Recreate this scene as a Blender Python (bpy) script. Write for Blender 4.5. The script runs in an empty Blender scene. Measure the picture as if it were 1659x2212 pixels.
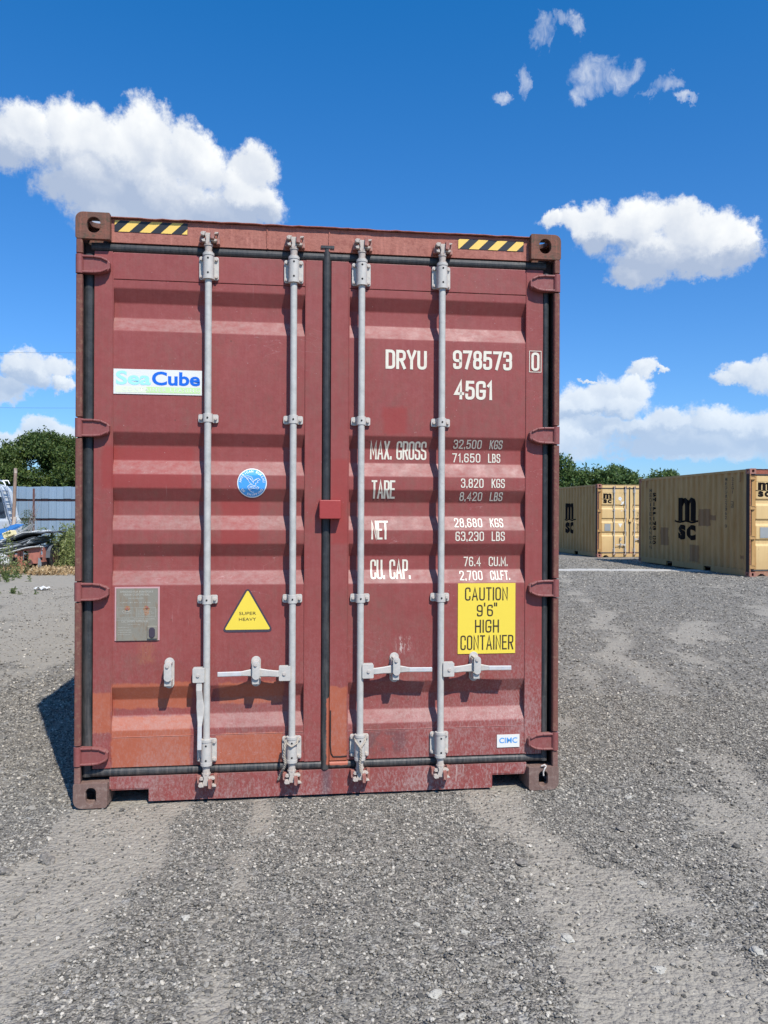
import bpy, bmesh, math, random
import numpy as np
from mathutils import Vector, Matrix

R = math.radians
rnd = random.Random(7)
scene = bpy.context.scene
col = scene.collection

# ------------------------------------------------------------------ camera
F_PX, W_PX, H_PX = 1700.0, 1659.0, 2212.0
CAM_H = 1.446
cam_data = bpy.data.cameras.new('camera')
cam = bpy.data.objects.new('camera', cam_data)
col.objects.link(cam)
cam.location = (0, 0, CAM_H)
cam.rotation_euler = (Matrix.Rotation(R(90), 4, 'X') @ Matrix.Rotation(0.0044, 4, 'Z')).to_euler()
cam_data.sensor_fit = 'VERTICAL'
cam_data.sensor_height = 36.0
cam_data.lens = 36.0 * F_PX / H_PX
cam_data.clip_start = 0.05
cam_data.clip_end = 3000
scene.camera = cam
scene.view_settings.view_transform = 'Standard'
scene.view_settings.look = 'None'
scene.view_settings.exposure = 0.38
scene.view_settings.gamma = 1.0
scene.view_settings.use_curve_mapping = False

# ------------------------------------------------------------------ node helper
class G:
    def __init__(s, nt):
        s.nt = nt
        nt.nodes.clear()
    def new(s, t, **kw):
        n = s.nt.nodes.new(t)
        for k, v in kw.items():
            setattr(n, k, v)
        return n
    def link(s, a, b):
        s.nt.links.new(a, b)
    def put(s, sock, v):
        if isinstance(v, bpy.types.NodeSocket):
            s.nt.links.new(v, sock)
        elif v is not None:
            if isinstance(v, (tuple, list)) and sock.type == 'RGBA' and len(v) == 3:
                v = (*v, 1)
            sock.default_value = v
    def m(s, op, a, b=None, c=None, clamp=False):
        n = s.new('ShaderNodeMath', operation=op, use_clamp=clamp)
        s.put(n.inputs[0], a)
        if b is not None: s.put(n.inputs[1], b)
        if c is not None: s.put(n.inputs[2], c)
        return n.outputs[0]
    def v(s, op, a, b=None, c=None):
        n = s.new('ShaderNodeVectorMath', operation=op)
        s.put(n.inputs[0], a)
        if b is not None: s.put(n.inputs[1], b)
        if c is not None: s.put(n.inputs[2], c)
        return n.outputs[1] if op in ('DOT_PRODUCT', 'LENGTH', 'DISTANCE') else n.outputs[0]
    def scale(s, a, f):
        n = s.new('ShaderNodeVectorMath', operation='SCALE')
        s.put(n.inputs[0], a); s.put(n.inputs[3], f)
        return n.outputs[0]
    def comb(s, x, y, z):
        n = s.new('ShaderNodeCombineXYZ')
        s.put(n.inputs[0], x); s.put(n.inputs[1], y); s.put(n.inputs[2], z)
        return n.outputs[0]
    def sep(s, a):
        n = s.new('ShaderNodeSeparateXYZ'); s.put(n.inputs[0], a)
        return n.outputs
    dim = '3D'
    def noise(s, vec, scale, detail=3, rough=0.5, dist=0.0, color=False):
        n = s.new('ShaderNodeTexNoise', noise_dimensions=s.dim)
        s.put(n.inputs['Vector'], vec)
        n.inputs['Scale'].default_value = scale
        n.inputs['Detail'].default_value = detail
        n.inputs['Roughness'].default_value = rough
        n.inputs['Distortion'].default_value = dist
        return n.outputs['Color'] if color else n.outputs[0]
    def voro(s, vec, scale, feature='F1', out=0, smooth=None):
        n = s.new('ShaderNodeTexVoronoi', feature=feature, voronoi_dimensions=s.dim)
        s.put(n.inputs['Vector'], vec)
        n.inputs['Scale'].default_value = scale
        if smooth is not None and 'Smoothness' in n.inputs: n.inputs['Smoothness'].default_value = smooth
        return n.outputs[out]
    def mr(s, a, f0, f1, t0=0.0, t1=1.0, smooth=False):
        n = s.new('ShaderNodeMapRange')
        n.interpolation_type = 'SMOOTHSTEP' if smooth else 'LINEAR'
        s.put(n.inputs[0], a)
        for i, x in enumerate((f0, f1, t0, t1)): s.put(n.inputs[1 + i], x)
        return n.outputs[0]
    def mix(s, f, a, b, mode='MIX'):
        n = s.new('ShaderNodeMix', data_type='RGBA', blend_type=mode)
        s.put(n.inputs[0], f); s.put(n.inputs[6], a); s.put(n.inputs[7], b)
        return n.outputs[2]
    def coord(s, w='Object'):
        return s.new('ShaderNodeTexCoord').outputs[w]
    def bump(s, h, strength=0.3, dist=0.005, normal=None):
        n = s.new('ShaderNodeBump')
        n.inputs['Strength'].default_value = strength
        n.inputs['Distance'].default_value = dist
        s.put(n.inputs['Height'], h)
        if normal is not None: s.put(n.inputs['Normal'], normal)
        return n.outputs[0]
    def bsdf(s, color, rough=0.6, metal=0.0, normal=None, spec=0.4, trans=None):
        n = s.new('ShaderNodeBsdfPrincipled')
        s.put(n.inputs['Base Color'], color)
        s.put(n.inputs['Roughness'], rough)
        s.put(n.inputs['Metallic'], metal)
        n.inputs['Specular IOR Level'].default_value = spec
        if normal is not None: s.put(n.inputs['Normal'], normal)
        if trans is not None: s.put(n.inputs['Transmission Weight'], trans)
        o = s.new('ShaderNodeOutputMaterial')
        s.link(n.outputs[0], o.inputs[0])
        return n

def material(name):
    m = bpy.data.materials.new(name)
    m.use_nodes = True
    return m, G(m.node_tree)

# ------------------------------------------------------------------ world sky
SUN_EL, SUN_AZ = 51.6, 28.0          # azimuth: behind the camera, to the right
sun_dir = Vector((math.sin(R(SUN_AZ)) * math.cos(R(SUN_EL)), -math.cos(R(SUN_AZ)) * math.cos(R(SUN_EL)), math.sin(R(SUN_EL))))
world = bpy.data.worlds.new('World')
scene.world = world
world.use_nodes = True
g = G(world.node_tree)
sky = g.new('ShaderNodeTexSky', sky_type='NISHITA')
sky.sun_disc = False
sky.sun_elevation = R(SUN_EL)
sky.sun_rotation = R(180 - SUN_AZ)
sky.air_density = 1.0
sky.dust_density = 0.35
sky.ozone_density = 2.2
gen = g.coord('Generated')
sx, sy, sz = g.sep(gen)
az = g.m('ARCTAN2', sx, sy)
el = g.m('ARCSINE', sz)
pos = g.comb(az, el, 0.0)
tint = g.mix(g.mr(el, 0.0, 0.62, 0, 1), (0.47, 0.67, 1.00), (0.09, 0.71, 1.20))
skycol = g.mix(1.0, sky.outputs[0], tint, 'MULTIPLY')
def sky_bg():
    n = g.new('ShaderNodeBackground'); g.put(n.inputs[0], skycol); n.inputs[1].default_value = 0.115
    return n
# billowing offsets of the outlines
g.dim = '2D'
w1 = g.v('SUBTRACT', g.noise(pos, 9.0, 4, 0.55, color=True), (0.5, 0.5, 0.5))
w2 = g.v('SUBTRACT', g.noise(pos, 30.0, 6, 0.70, color=True), (0.5, 0.5, 0.5))
wp = g.v('ADD', pos, g.v('ADD', g.scale(w1, 0.034), g.scale(w2, 0.030)))
wp = g.v('MULTIPLY', wp, (1, 1, 0))

def pang(px, py):
    a = math.atan((px - W_PX / 2) / F_PX)
    return a, math.atan((H_PX / 2 - py) / F_PX * math.cos(a))

clouds = [  # x, y, rx, ry of puffs as angles times the focal length
 (20,300,58,62),(60,285,48,62),(140,295,60,72),(190,292,48,62),(308,300,74,78),(250,335,80,70),(400,340,66,68),
 (440,372,50,60),(545,366,62,62),(520,432,80,70),(300,420,165,75),(180,402,100,60),(250,480,110,64),(420,480,165,60),(560,452,58,50),
 (1190,474,36,19),(1235,470,38,32),(1290,490,60,52),(1380,488,68,62),(1470,494,64,56),(1400,560,92,48),(1540,520,60,58),(1600,530,46,46),(1350,590,46,26),(1500,560,80,33),
 (1399,799,32,17),(1440,802,14,8),(1578,806,36,14),(1612,792,45,26),(1665,800,50,34),(1283,818,20,5),
 (1270,872,62,38),(1320,850,46,40),(1375,846,42,38),(1225,896,50,38),(1340,880,64,32),
 (1300,928,60,32),(1385,932,50,28),(1440,918,50,34),(1530,905,62,42),(1600,928,80,46),(1655,918,50,40),(1235,950,80,44),(1490,958,180,36),
 (25,795,34,30),(68,798,40,36),(20,846,48,28),(120,792,34,24),(132,826,18,20),(60,822,50,24),
 (95,928,46,28),(145,940,36,24),(20,948,60,24)]
K = 9.0
ld = Vector((0.45, 0.89, 0))
wisps = [(1165,75,30,36),(1205,45,38,18),(1165,92,26,14),(1126,178,15,30),(1080,208,18,12),(1305,160,62,40),(1265,205,30,22),(1350,150,36,26),
         (1440,182,40,20),(1405,205,26,10),(1480,215,26,8),(1250,60,20,20)]
def cloud_field(items, blend):
    tot = tsh = None
    for (cx, cy, rx, ry) in items:
        a, e = pang(cx, cy)
        q_ = wp if tot is None else g.v('MULTIPLY_ADD', tsh if blend else tot, (1e-12, 1e-12, 0), wp)   # keeps the evaluation serial
        d = g.v('MULTIPLY', g.v('SUBTRACT', q_, (a, e, 0)), (F_PX / rx, F_PX / ry, 0))
        f = g.m('SUBTRACT', 1.0, g.v('DOT_PRODUCT', d, d))
        if not blend:
            tot = f if tot is None else g.m('MAXIMUM', tot, f); continue
        w = g.m('POWER', math.e ** K, g.m('MAXIMUM', f, -1.2))
        sh = g.v('DOT_PRODUCT', d, tuple(ld))
        tot = w if tot is None else g.m('ADD', tot, w)
        tsh = g.m('MULTIPLY', w, sh) if tsh is None else g.m('MULTIPLY_ADD', w, sh, tsh)
    if not blend: return tot, None
    return g.m('DIVIDE', g.m('LOGARITHM', tot, math.e), K), g.m('DIVIDE', tsh, tot)
fine = g.noise(pos, 48.0, 7, 0.68)
mids = g.noise(pos, 15.0, 4, 0.6)
rag = g.m('ADD', g.m('MULTIPLY', g.m('SUBTRACT', fine, 0.5), 1.25), g.m('MULTIPLY', g.m('SUBTRACT', mids, 0.5), 0.5))
bil = g.voro(g.v('ADD', pos, g.scale(w2, 0.02)), 26.0, 'SMOOTH_F1', 0, 0.6)
def cloud_side(cl, wl, belly):
    bel, _ = cloud_field(belly, False)
    Fd, shade = cloud_field(cl, True)
    ws = cloud_field(wl, False)[0] if wl else None
    alpha = g.mr(g.m('ADD', Fd, rag), -0.16, 0.62, 0, 1, True)
    lit = g.m('ADD', g.m('MULTIPLY', shade, 0.40), 0.66)
    lit = g.m('SUBTRACT', lit, g.m('MULTIPLY', g.m('SUBTRACT', bil, 0.4), 0.32))
    lit = g.m('SUBTRACT', lit, g.m('MULTIPLY', g.mr(g.m('ADD', bel, g.m('MULTIPLY', rag, 0.9)), -1.1, 0.9, 0, 1, True), 0.60))
    lit = g.mr(g.m('ADD', lit, g.m('MULTIPLY', g.m('SUBTRACT', mids, 0.5), 0.6)), 0.0, 1.0, 0, 1, False)
    ccol = g.mix(lit, (0.42, 0.51, 0.68), (0.97, 0.99, 1.0))
    ccol = g.mix(g.mr(el, 0.02, 0.26, 0.62, 0.0), ccol, (0.47, 0.67, 0.93))
    if ws is None: return g.m('MULTIPLY', alpha, g.mr(el, -0.02, 0.0, 0, 1)), ccol
    wa = g.m('MULTIPLY', g.mr(g.m('ADD', g.m('MULTIPLY', ws, 0.6), g.m('MULTIPLY', g.m('SUBTRACT', g.noise(g.v('ADD', g.v('MULTIPLY', pos, (1.0, 0.75, 1)), g.scale(w1, 0.10)), 22.0, 7, 0.62), 0.5), 3.2)), 0.0, 1.45, 0, 1, False), 0.80)
    wa = g.m('MULTIPLY', wa, g.mr(ws, -0.7, 0.5, 0, 1, True))
    alpha = g.m('MAXIMUM', alpha, wa)
    return g.m('MULTIPLY', alpha, g.mr(el, -0.02, 0.0, 0, 1)), ccol
def cloud_mix(a_, c_):
    b1 = sky_bg(); b2 = g.new('ShaderNodeBackground'); g.put(b2.inputs[0], c_); b2.inputs[1].default_value = 0.80
    mx = g.new('ShaderNodeMixShader'); g.put(mx.inputs[0], a_)
    g.link(b1.outputs[0], mx.inputs[1]); g.link(b2.outputs[0], mx.inputs[2])
    return mx
p_left = cloud_mix(*cloud_side([c for c in clouds if c[0] < 829], [c for c in wisps if c[0] < 829], [(220,440,190,66),(60,370,110,36),(40,835,70,26),(480,480,120,30)]))
p_right = cloud_mix(*cloud_side([c for c in clouds if c[0] >= 829], [c for c in wisps if c[0] >= 829], [(1390,580,120,34),(1290,540,60,24),(1560,560,90,22),(1280,915,70,20),(1480,955,190,24)]))
placed = g.new('ShaderNodeMixShader')
g.put(placed.inputs[0], g.m('GREATER_THAN', az, 0.0))
g.link(p_left.outputs[0], placed.inputs[1]); g.link(p_right.outputs[0], placed.inputs[2])
# scattered cumulus over the rest of the sky, of the same kind
g.dim = '3D'
on = g.noise(g.v('MULTIPLY', gen, (1, 1, 2.2)), 3.2, 7, 0.55)
oa = g.m('MULTIPLY', g.mr(on, 0.59, 0.66, 0, 1, True), g.mr(el, 0.0, 0.05, 0, 1, True))
ocol = g.mix(g.mr(on, 0.57, 0.75, 0.9, 0.35), (0.42, 0.51, 0.68), (0.97, 0.99, 1.0))
other = cloud_mix(oa, ocol)
outside = g.mr(g.m('MAXIMUM', g.m('ABSOLUTE', az), g.m('MULTIPLY', el, 0.9)), 0.56, 0.72, 0, 1, True)
mixs = g.new('ShaderNodeMixShader')
g.put(mixs.inputs[0], outside)
g.link(placed.outputs[0], mixs.inputs[1])
g.link(other.outputs[0], mixs.inputs[2])
out = g.new('ShaderNodeOutputWorld')
g.link(mixs.outputs[0], out.inputs[0])

world.cycles.sampling_method = 'MANUAL'
world.cycles.sample_map_resolution = 512

sun_data = bpy.data.lights.new('sun', 'SUN')
sun_data.energy = 4.2
sun_data.angle = R(0.53)
sun_data.color = (1.0, 0.955, 0.89)
sun = bpy.data.objects.new('sun', sun_data)
col.objects.link(sun)
sun.rotation_euler = (-sun_dir).to_track_quat('-Z', 'Y').to_euler()
sun.location = sun_dir * 60

# ------------------------------------------------------------------ mesh helpers
class MB:
    def __init__(s): s.v = []; s.f = []; s.mi = []; s.sm = []
    def add(s, vs, fs, mi=0, smooth=False):
        b = len(s.v); s.v += [tuple(p) for p in vs]
        s.f += [tuple(b + i for i in f) for f in fs]
        s.mi += [mi] * len(fs); s.sm += [smooth] * len(fs)
    def box(s, x0, x1, y0, y1, z0, z1, mi=0):
        s.add([(x0,y0,z0),(x1,y0,z0),(x1,y1,z0),(x0,y1,z0),(x0,y0,z1),(x1,y0,z1),(x1,y1,z1),(x0,y1,z1)],
              [(0,3,2,1),(4,5,6,7),(0,1,5,4),(1,2,6,5),(2,3,7,6),(3,0,4,7)], mi)
    def obox(s, c, size, rot, mi=0):
        vs = []
        for z in (-1, 1):
            for x, y in ((-1,-1),(1,-1),(1,1),(-1,1)):
                vs.append(Vector(c) + rot @ Vector((x*size[0]/2, y*size[1]/2, z*size[2]/2)))
        s.add(vs, [(0,3,2,1),(4,5,6,7),(0,1,5,4),(1,2,6,5),(2,3,7,6),(3,0,4,7)], mi)
    def cyl(s, p0, p1, r0, r1=None, n=12, mi=0, smooth=True, caps=True):
        r1 = r0 if r1 is None else r1
        p0, p1 = Vector(p0), Vector(p1); d = (p1 - p0).normalized()
        a = d.orthogonal().normalized(); b = d.cross(a)
        vs = []
        for p, r in ((p0, r0), (p1, r1)):
            for i in range(n):
                t = 2*math.pi*i/n; vs.append(p + a*(r*math.cos(t)) + b*(r*math.sin(t)))
        s.add(vs, [(i, (i+1)%n, n+(i+1)%n, n+i) for i in range(n)], mi, smooth)
        if caps: s.add(vs, [tuple(reversed(range(n))), tuple(n+i for i in range(n))], mi, False)
    def tube(s, pts, r, n=6, mi=0):
        rings = []
        pts = [Vector(p) for p in pts]
        up = Vector((0.13, 0.31, 0.94))
        for i, p in enumerate(pts):
            d = (pts[min(i+1, len(pts)-1)] - pts[max(i-1, 0)]).normalized()
            a = d.cross(up)
            if a.length < 1e-3: a = d.orthogonal()
            a.normalize(); b = d.cross(a)
            rr = r[i] if isinstance(r, (list, tuple)) else r
            rings.append([p + a*(rr*math.cos(2*math.pi*k/n)) + b*(rr*math.sin(2*math.pi*k/n)) for k in range(n)])
        vs = [q for ring in rings for q in ring]
        fs = [(i*n+k, i*n+(k+1)%n, (i+1)*n+(k+1)%n, (i+1)*n+k) for i in range(len(pts)-1) for k in range(n)]
        s.add(vs, fs, mi, True)
        s.add(rings[0] + rings[-1], [tuple(reversed(range(n))), tuple(n+k for k in range(n))], mi, False)
    def prism(s, poly, y0, y1, mi=0, axis='y'):       # poly in (x, z), extruded along y
        n = len(poly)
        if axis == 'y': vs = [(x, y0, z) for x, z in poly] + [(x, y1, z) for x, z in poly]
        elif axis == 'x': vs = [(y0, x, z) for x, z in poly] + [(y1, x, z) for x, z in poly]
        else: vs = [(x, z, y0) for x, z in poly] + [(x, z, y1) for x, z in poly]
        s.add(vs, [tuple(range(n)), tuple(reversed(range(n, 2*n)))] + [((i+1)%n, i, n+i, n+(i+1)%n) for i in range(n)], mi)
    def ring(s, outer, inner, f, t, mi=0):            # plate with a hole; f(a, b, depth) -> point
        n = len(outer)
        vs = [f(a, b, 0) for a, b in outer] + [f(a, b, 0) for a, b in inner] + [f(a, b, t) for a, b in outer] + [f(a, b, t) for a, b in inner]
        fs = []
        for i in range(n):
            j = (i+1) % n
            fs += [(i, j, n+j, n+i), (2*n+j, 2*n+i, 3*n+i, 3*n+j), (j, i, 2*n+i, 2*n+j), (n+i, n+j, 3*n+j, 3*n+i)]
        s.add(vs, fs, mi)
    def mesh(s, name, mats):
        me = bpy.data.meshes.new(name)
        me.from_pydata(s.v, [], s.f)
        for m_ in (mats if isinstance(mats, (list, tuple)) else [mats]): me.materials.append(m_)
        me.polygons.foreach_set('material_index', s.mi)
        me.polygons.foreach_set('use_smooth', s.sm)
        me.update()
        bm = bmesh.new(); bm.from_mesh(me); bmesh.ops.recalc_face_normals(bm, faces=bm.faces); bm.to_mesh(me); bm.free()
        return me

def link(name, me, parent=None, loc=(0,0,0), rot=(0,0,0), bevel=0.0, seg=2, kind=None, label=None):
    o = bpy.data.objects.new(name, me)
    col.objects.link(o)
    if parent is not None: o.parent = parent
    o.location = loc; o.rotation_euler = rot
    if bevel:
        b = o.modifiers.new('bevel', 'BEVEL'); b.width = bevel; b.segments = seg; b.limit_method = 'ANGLE'; b.angle_limit = R(40)
        b.harden_normals = False
    if kind: o['kind'] = kind
    if label: o['label'] = label
    return o

def thing(name, label, cat, loc=(0,0,0), rz=0.0, group=None):
    o = bpy.data.objects.new(name, None); o.empty_display_size = 0.2
    col.objects.link(o); o.location = loc; o.rotation_euler = (0, 0, rz)
    o['label'] = label; o['category'] = cat
    if group: o['group'] = group
    return o

def tag(o, label, cat, group=None):
    o['label'] = label; o['category'] = cat
    if group: o['group'] = group
    return o

CACHE = {}
def cached(key, fn):
    if key not in CACHE: CACHE[key] = fn()
    return CACHE[key]

def obround(cx, cz, hw, hh, n=24):                    # rounded slot outline, n points by angle
    pts = []
    for i in range(n):
        t = 2*math.pi*(i+0.5)/n; c, s_ = math.cos(t), math.sin(t)
        if hh >= hw: pts.append((cx + hw*c, cz + (hh-hw)*(1 if s_ > 0 else -1) + hw*s_))
        else: pts.append((cx + (hw-hh)*(1 if c > 0 else -1) + hh*c, cz + hh*s_))
    return pts
def rrect(x0, x1, z0, z1, rads, n=24):                # rads: ur, ul, ll, lr
    # n points, n/4 per corner
    k = n // 4; pts = []
    cs = [(x1, z1, 0, rads[0]), (x0, z1, 90, rads[1]), (x0, z0, 180, rads[2]), (x1, z0, 270, rads[3])]
    for (x, z, a0, r) in cs:
        cx = x - r if x == x1 else x + r; cz = z - r if z == z1 else z + r
        for i in range(k):
            t = R(a0 + 90*i/(k-1)); pts.append((cx + r*math.cos(t), cz + r*math.sin(t)))
    return pts

# ------------------------------------------------------------------ numpy noise
def vnoise(x, y, seed=0):
    xi = np.floor(x).astype(np.int64); yi = np.floor(y).astype(np.int64)
    xf = x - xi; yf = y - yi
    def h(a, b):
        n = (a * 374761393 + b * 668265263 + seed * 1442695041) & 0x7fffffff
        n = (n ^ (n >> 13)) * 1274126177 & 0x7fffffff
        n = (n ^ (n >> 16)) & 0xffff
        return n / 65535.0
    u = xf*xf*(3-2*xf); v = yf*yf*(3-2*yf)
    return (h(xi, yi)*(1-u) + h(xi+1, yi)*u)*(1-v) + (h(xi, yi+1)*(1-u) + h(xi+1, yi+1)*u)*v
def fbm(x, y, o=4, seed=0):
    r = 0; a = 0.5; t = 0
    for i in range(o):
        r = r + a*vnoise(x*2**i, y*2**i, seed+i*17); t += a; a *= 0.5
    return r/t
def sstep(a, b, x):
    t = np.clip((x-a)/(b-a), 0, 1); return t*t*(3-2*t)

YAW, X0, D0 = 0.1244, -1.4998, 3.8061
UX, UY = math.cos(YAW), math.sin(YAW)
def loc_of(x, y):       # world -> container local
    dx, dy = x - X0, y - D0
    return dx*UX + dy*UY, -dx*UY + dy*UX

def dust_mask(x, y):
    wx = x + 0.35*(fbm(x*0.8, y*0.5, 3, 5)-0.5) + 0.14*(fbm(x*4, y*3, 3, 9)-0.5)
    d = np.zeros_like(x)
    def track(xc, slope, hw, amp):
        c = xc + slope*(y-3.0)
        return amp*np.exp(-(np.abs((wx-c)/hw))**2.4)
    d = d + track(-1.25, -0.03, 0.30, 1.05) + track(-0.60, -0.03, 0.09, 0.62)
    d = d + track(0.72, -0.12, 0.21, 0.85) + track(1.10, -0.02, 0.14, 0.45)*sstep(4.2, 3.2, y)
    d = d + track(1.75, 0.16, 0.20, 0.55) + track(2.9, 0.32, 0.3, 0.30) + track(3.9, 0.55, 0.35, 0.28)
    br = fbm(x*2.3+3, y*1.5, 4, 21)
    xp = x - 0.020*y*y*sstep(0.0, 1.5, x) - 0.10*y*sstep(0.5, 2.5, x)
    d = d + 0.50*sstep(0.42, 0.78, fbm(xp*3.0, y*0.28, 4, 27))*sstep(4.5, 7.5, y) + 0.26*sstep(0.52, 0.70, fbm(x*4.5, y*0.5, 3, 29))
    d = d*(0.35 + 1.25*br) - 0.55*sstep(.52, .68, fbm(x*3.1, y*2.6, 4, 25))*np.exp(-d)*0.8
    d = d + 0.42*sstep(0.52, 0.74, fbm(x*1.9+9, y*1.3+4, 4, 33))
    left = sstep(-2.2, -3.4, x + 0.02*y)*sstep(5.5, 8.5, y)
    d = d + 0.85*left*(0.6+0.5*fbm(x*0.9, y*0.9, 3, 41))
    fade = 1 - 0.35*sstep(8, 16, y)*(1-left)
    return np.clip(d*fade, 0, 1)
def ground_h(x, y):
    h = -0.125*sstep(8, 30, y)*sstep(1.0, 4.0, x)
    dm = dust_mask(x, y)
    h = h + 0.030*(fbm(x*1.1, y*0.9, 3, 51)-0.5) + 0.014*(fbm(x*5, y*5, 3, 61)-0.5) + (0.030 - 0.020*dm)*(fbm(x*14, y*14, 3, 71)-0.5)
    h = h + (1-dm)*0.012*sstep(.5, .8, fbm(x*7, y*5, 3, 75)) - 0.010*dm
    lx, ly = loc_of(x, y)
    near = (1-sstep(0.25, 0.7, np.abs(lx-1.219)-1.219))*(1-sstep(0.3, 0.8, np.maximum(-ly, ly-12.2)))
    fl = 0.012*(fbm(x*9, y*9, 3, 81)-0.55) - 0.004
    return h*(1-near) + near*fl

# ------------------------------------------------------------------ materials
def simple(name, color, rough=0.6, metal=0.0, var=0.15, scale=8.0, spec=0.4, bump=0.0, bscale=120.0, dirt=None, dirt_amt=0.0):
    m_, g = material(name)
    c = g.coord()
    n1 = g.noise(c, scale, 5, 0.6)
    dark = tuple(x*(1-var) for x in color); lite = tuple(min(1, x*(1+var)) for x in color)
    cc = g.mix(n1, dark, lite)
    if dirt is not None:
        n2 = g.noise(g.v('MULTIPLY', c, (1, 1, 0.35)), scale*2.3, 7, 0.68)
        cc = g.mix(g.m('MULTIPLY', g.mr(n2, 0.48, 0.66, 0, 1, True), dirt_amt), cc, dirt)
    nrm = g.bump(g.noise(c, bscale, 3, 0.6), bump, 0.002) if bump else None
    g.bsdf(cc, rough, metal, nrm, spec)
    return m_

def box_mask(g, x, z, wx, wz, b, soft=0.004):
    x0, x1, z0, z1 = b
    dx = g.m('SUBTRACT', (x1-x0)/2, g.m('ABSOLUTE', g.m('SUBTRACT', wx, (x0+x1)/2)))
    dz = g.m('SUBTRACT', (z1-z0)/2, g.m('ABSOLUTE', g.m('SUBTRACT', wz, (z0+z1)/2)))
    return g.mr(g.m('MINIMUM', dx, dz), -soft, soft, 0, 1, True)

def red_paint(name, base=(0.258, 0.057, 0.050), patches=True, dusty=1.0):
    m_, g = material(name)
    c = g.coord()
    X, Y, Z = g.sep(c)
    n = g.noise(c, 1.6, 4, 0.55)
    cc = g.mix(n, tuple(b*0.84 for b in base), tuple(b*1.14 for b in base))
    st = g.noise(g.v('MULTIPLY', c, (75, 8, 3.0)), 1.0, 6, 0.66)
    cc = g.mix(g.mr(st, 0.45, 0.75, 0, 0.10), cc, (0.40, 0.17, 0.16))
    cc = g.mix(g.mr(g.noise(c, 34.0, 6, 0.72), 0.42, 0.66, 0, 0.22), cc, (0.36, 0.115, 0.105))
    br = g.m('MULTIPLY', g.noise(g.v('MULTIPLY', c, (1.3, 1, 1.1)), 1.7, 6, 0.65), g.noise(g.v('MULTIPLY', c, (22, 1, 12)), 1.0, 6, 0.75))
    cc = g.mix(g.mr(br, 0.22, 0.40, 0, 0.60), cc, (0.205, 0.088, 0.068))
    if patches:
        wn = g.v('SUBTRACT', g.noise(c, 9.0, 5, 0.65, color=True), (0.5, 0.5, 0.5))
        wnx, _, wnz = g.sep(wn)
        wx = g.m('MULTIPLY_ADD', wnx, 0.035, X); wz = g.m('MULTIPLY_ADD', wnz, 0.035, Z)
        wn2 = g.v('SUBTRACT', g.noise(c, 28.0, 6, 0.7, color=True), (0.5, 0.5, 0.5))
        n2x, _, n2z = g.sep(wn2)
        wx2 = g.m('MULTIPLY_ADD', n2x, 0.020, wx); wz2 = g.m('MULTIPLY_ADD', n2z, 0.030, wz)
        redder = [(0.12, 0.553, 1.557, 1.765), (0.698, 0.882, 1.28, 1.50), (1.246, 1.331, 1.284, 1.713), (1.512, 1.636, 1.85, 1.985), (1.18, 1.30, 1.40, 1.51)]
        for b in redder:
            cc = g.mix(g.m('MULTIPLY', box_mask(g, X, Z, wx, wz, b, 0.014), 0.62), cc, (0.295, 0.040, 0.034))
        orange = [(0.062, 0.1675, 0.353, 0.552), (0.1685, 0.553, 0.462, 0.590), (0.688, 1.008, 0.472, 0.586), (0.1685, 0.553, 0.12, 0.422),
                  (0.675, 1.006, 0.168, 0.331), (1.215, 1.331, 0.10, 0.556)]
        fr = g.noise(c, 30.0, 4, 0.6)
        for b in orange:
            k = g.m('MULTIPLY', box_mask(g, X, Z, wx2, wz2, b, 0.006), g.mr(g.noise(g.v('MULTIPLY', c, (60, 1, 8)), 1.0, 4, 0.6), 0.25, 0.42, 0.72, 0.97))
            cc = g.mix(k, cc, g.mix(fr, (0.35, 0.086, 0.042), (0.42, 0.124, 0.068)))
    # splashes, run marks and stains with a shape of their own
    sn = g.noise(g.v('MULTIPLY', c, (70, 1, 26)), 1.0, 5, 0.7)
    snd = g.noise(g.v('MULTIPLY', c, (120, 1, 7)), 1.0, 4, 0.6)
    for b, nn, lo, colr, amt in (((1.590, 1.655, 0.725, 0.800), sn, 0.50, (0.62, 0.52, 0.46), 0.75), ((1.860, 2.120, 0.050, 0.150), snd, 0.56, (0.56, 0.47, 0.42), 0.75),
                                 ((1.205, 1.250, 0.010, 0.135), sn, 0.30, (0.075, 0.080, 0.095), 0.60), ((0.300, 0.370, 0.690, 0.800), sn, 0.42, (0.33, 0.13, 0.06), 0.42),
                                 ((1.420, 1.640, 0.210, 0.320), g.noise(c, 14.0, 4, 0.6), 0.40, (0.085, 0.065, 0.070), 0.45), ((0.42, 0.60, 0.84, 1.00), snd, 0.60, (0.42, 0.22, 0.21), 0.5)):
        cc = g.mix(g.m('MULTIPLY', g.m('MULTIPLY', box_mask(g, X, Z, X, Z, b, 0.02), g.mr(nn, lo, lo+0.12, 0, 1, True)), amt), cc, colr)
    dr = g.noise(g.v('MULTIPLY', c, (90, 1, 3.0)), 1.0, 3, 0.5)
    cc = g.mix(g.mr(dr, 0.74, 0.80, 0, 0.35), cc, (0.50, 0.36, 0.33))
    # dust settled towards the foot, strongest on the right
    foot = g.m('ADD', g.mr(Z, 0.95, 0.02, 0, 0.62), g.m('MULTIPLY', g.mr(X, 1.3, 2.4, 0, 0.75), g.mr(Z, 0.95, 0.35, 0, 1)))
    foot = g.m('ADD', foot, g.mr(Z, 0.20, 0.02, 0, 0.55))
    sp = g.noise(g.v('MULTIPLY', c, (1, 1, 0.5)), 120.0, 4, 0.75)
    sp2 = g.noise(g.v('MULTIPLY', c, (1, 1, 0.6)), 5.0, 5, 0.6)
    du = g.m('MULTIPLY', g.mr(g.m('ADD', sp, g.m('MULTIPLY', g.m('SUBTRACT', sp2, 0.5), 0.5)), 0.44, 0.70, 0, 1), g.m('MULTIPLY', foot, 0.60*dusty))
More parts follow.
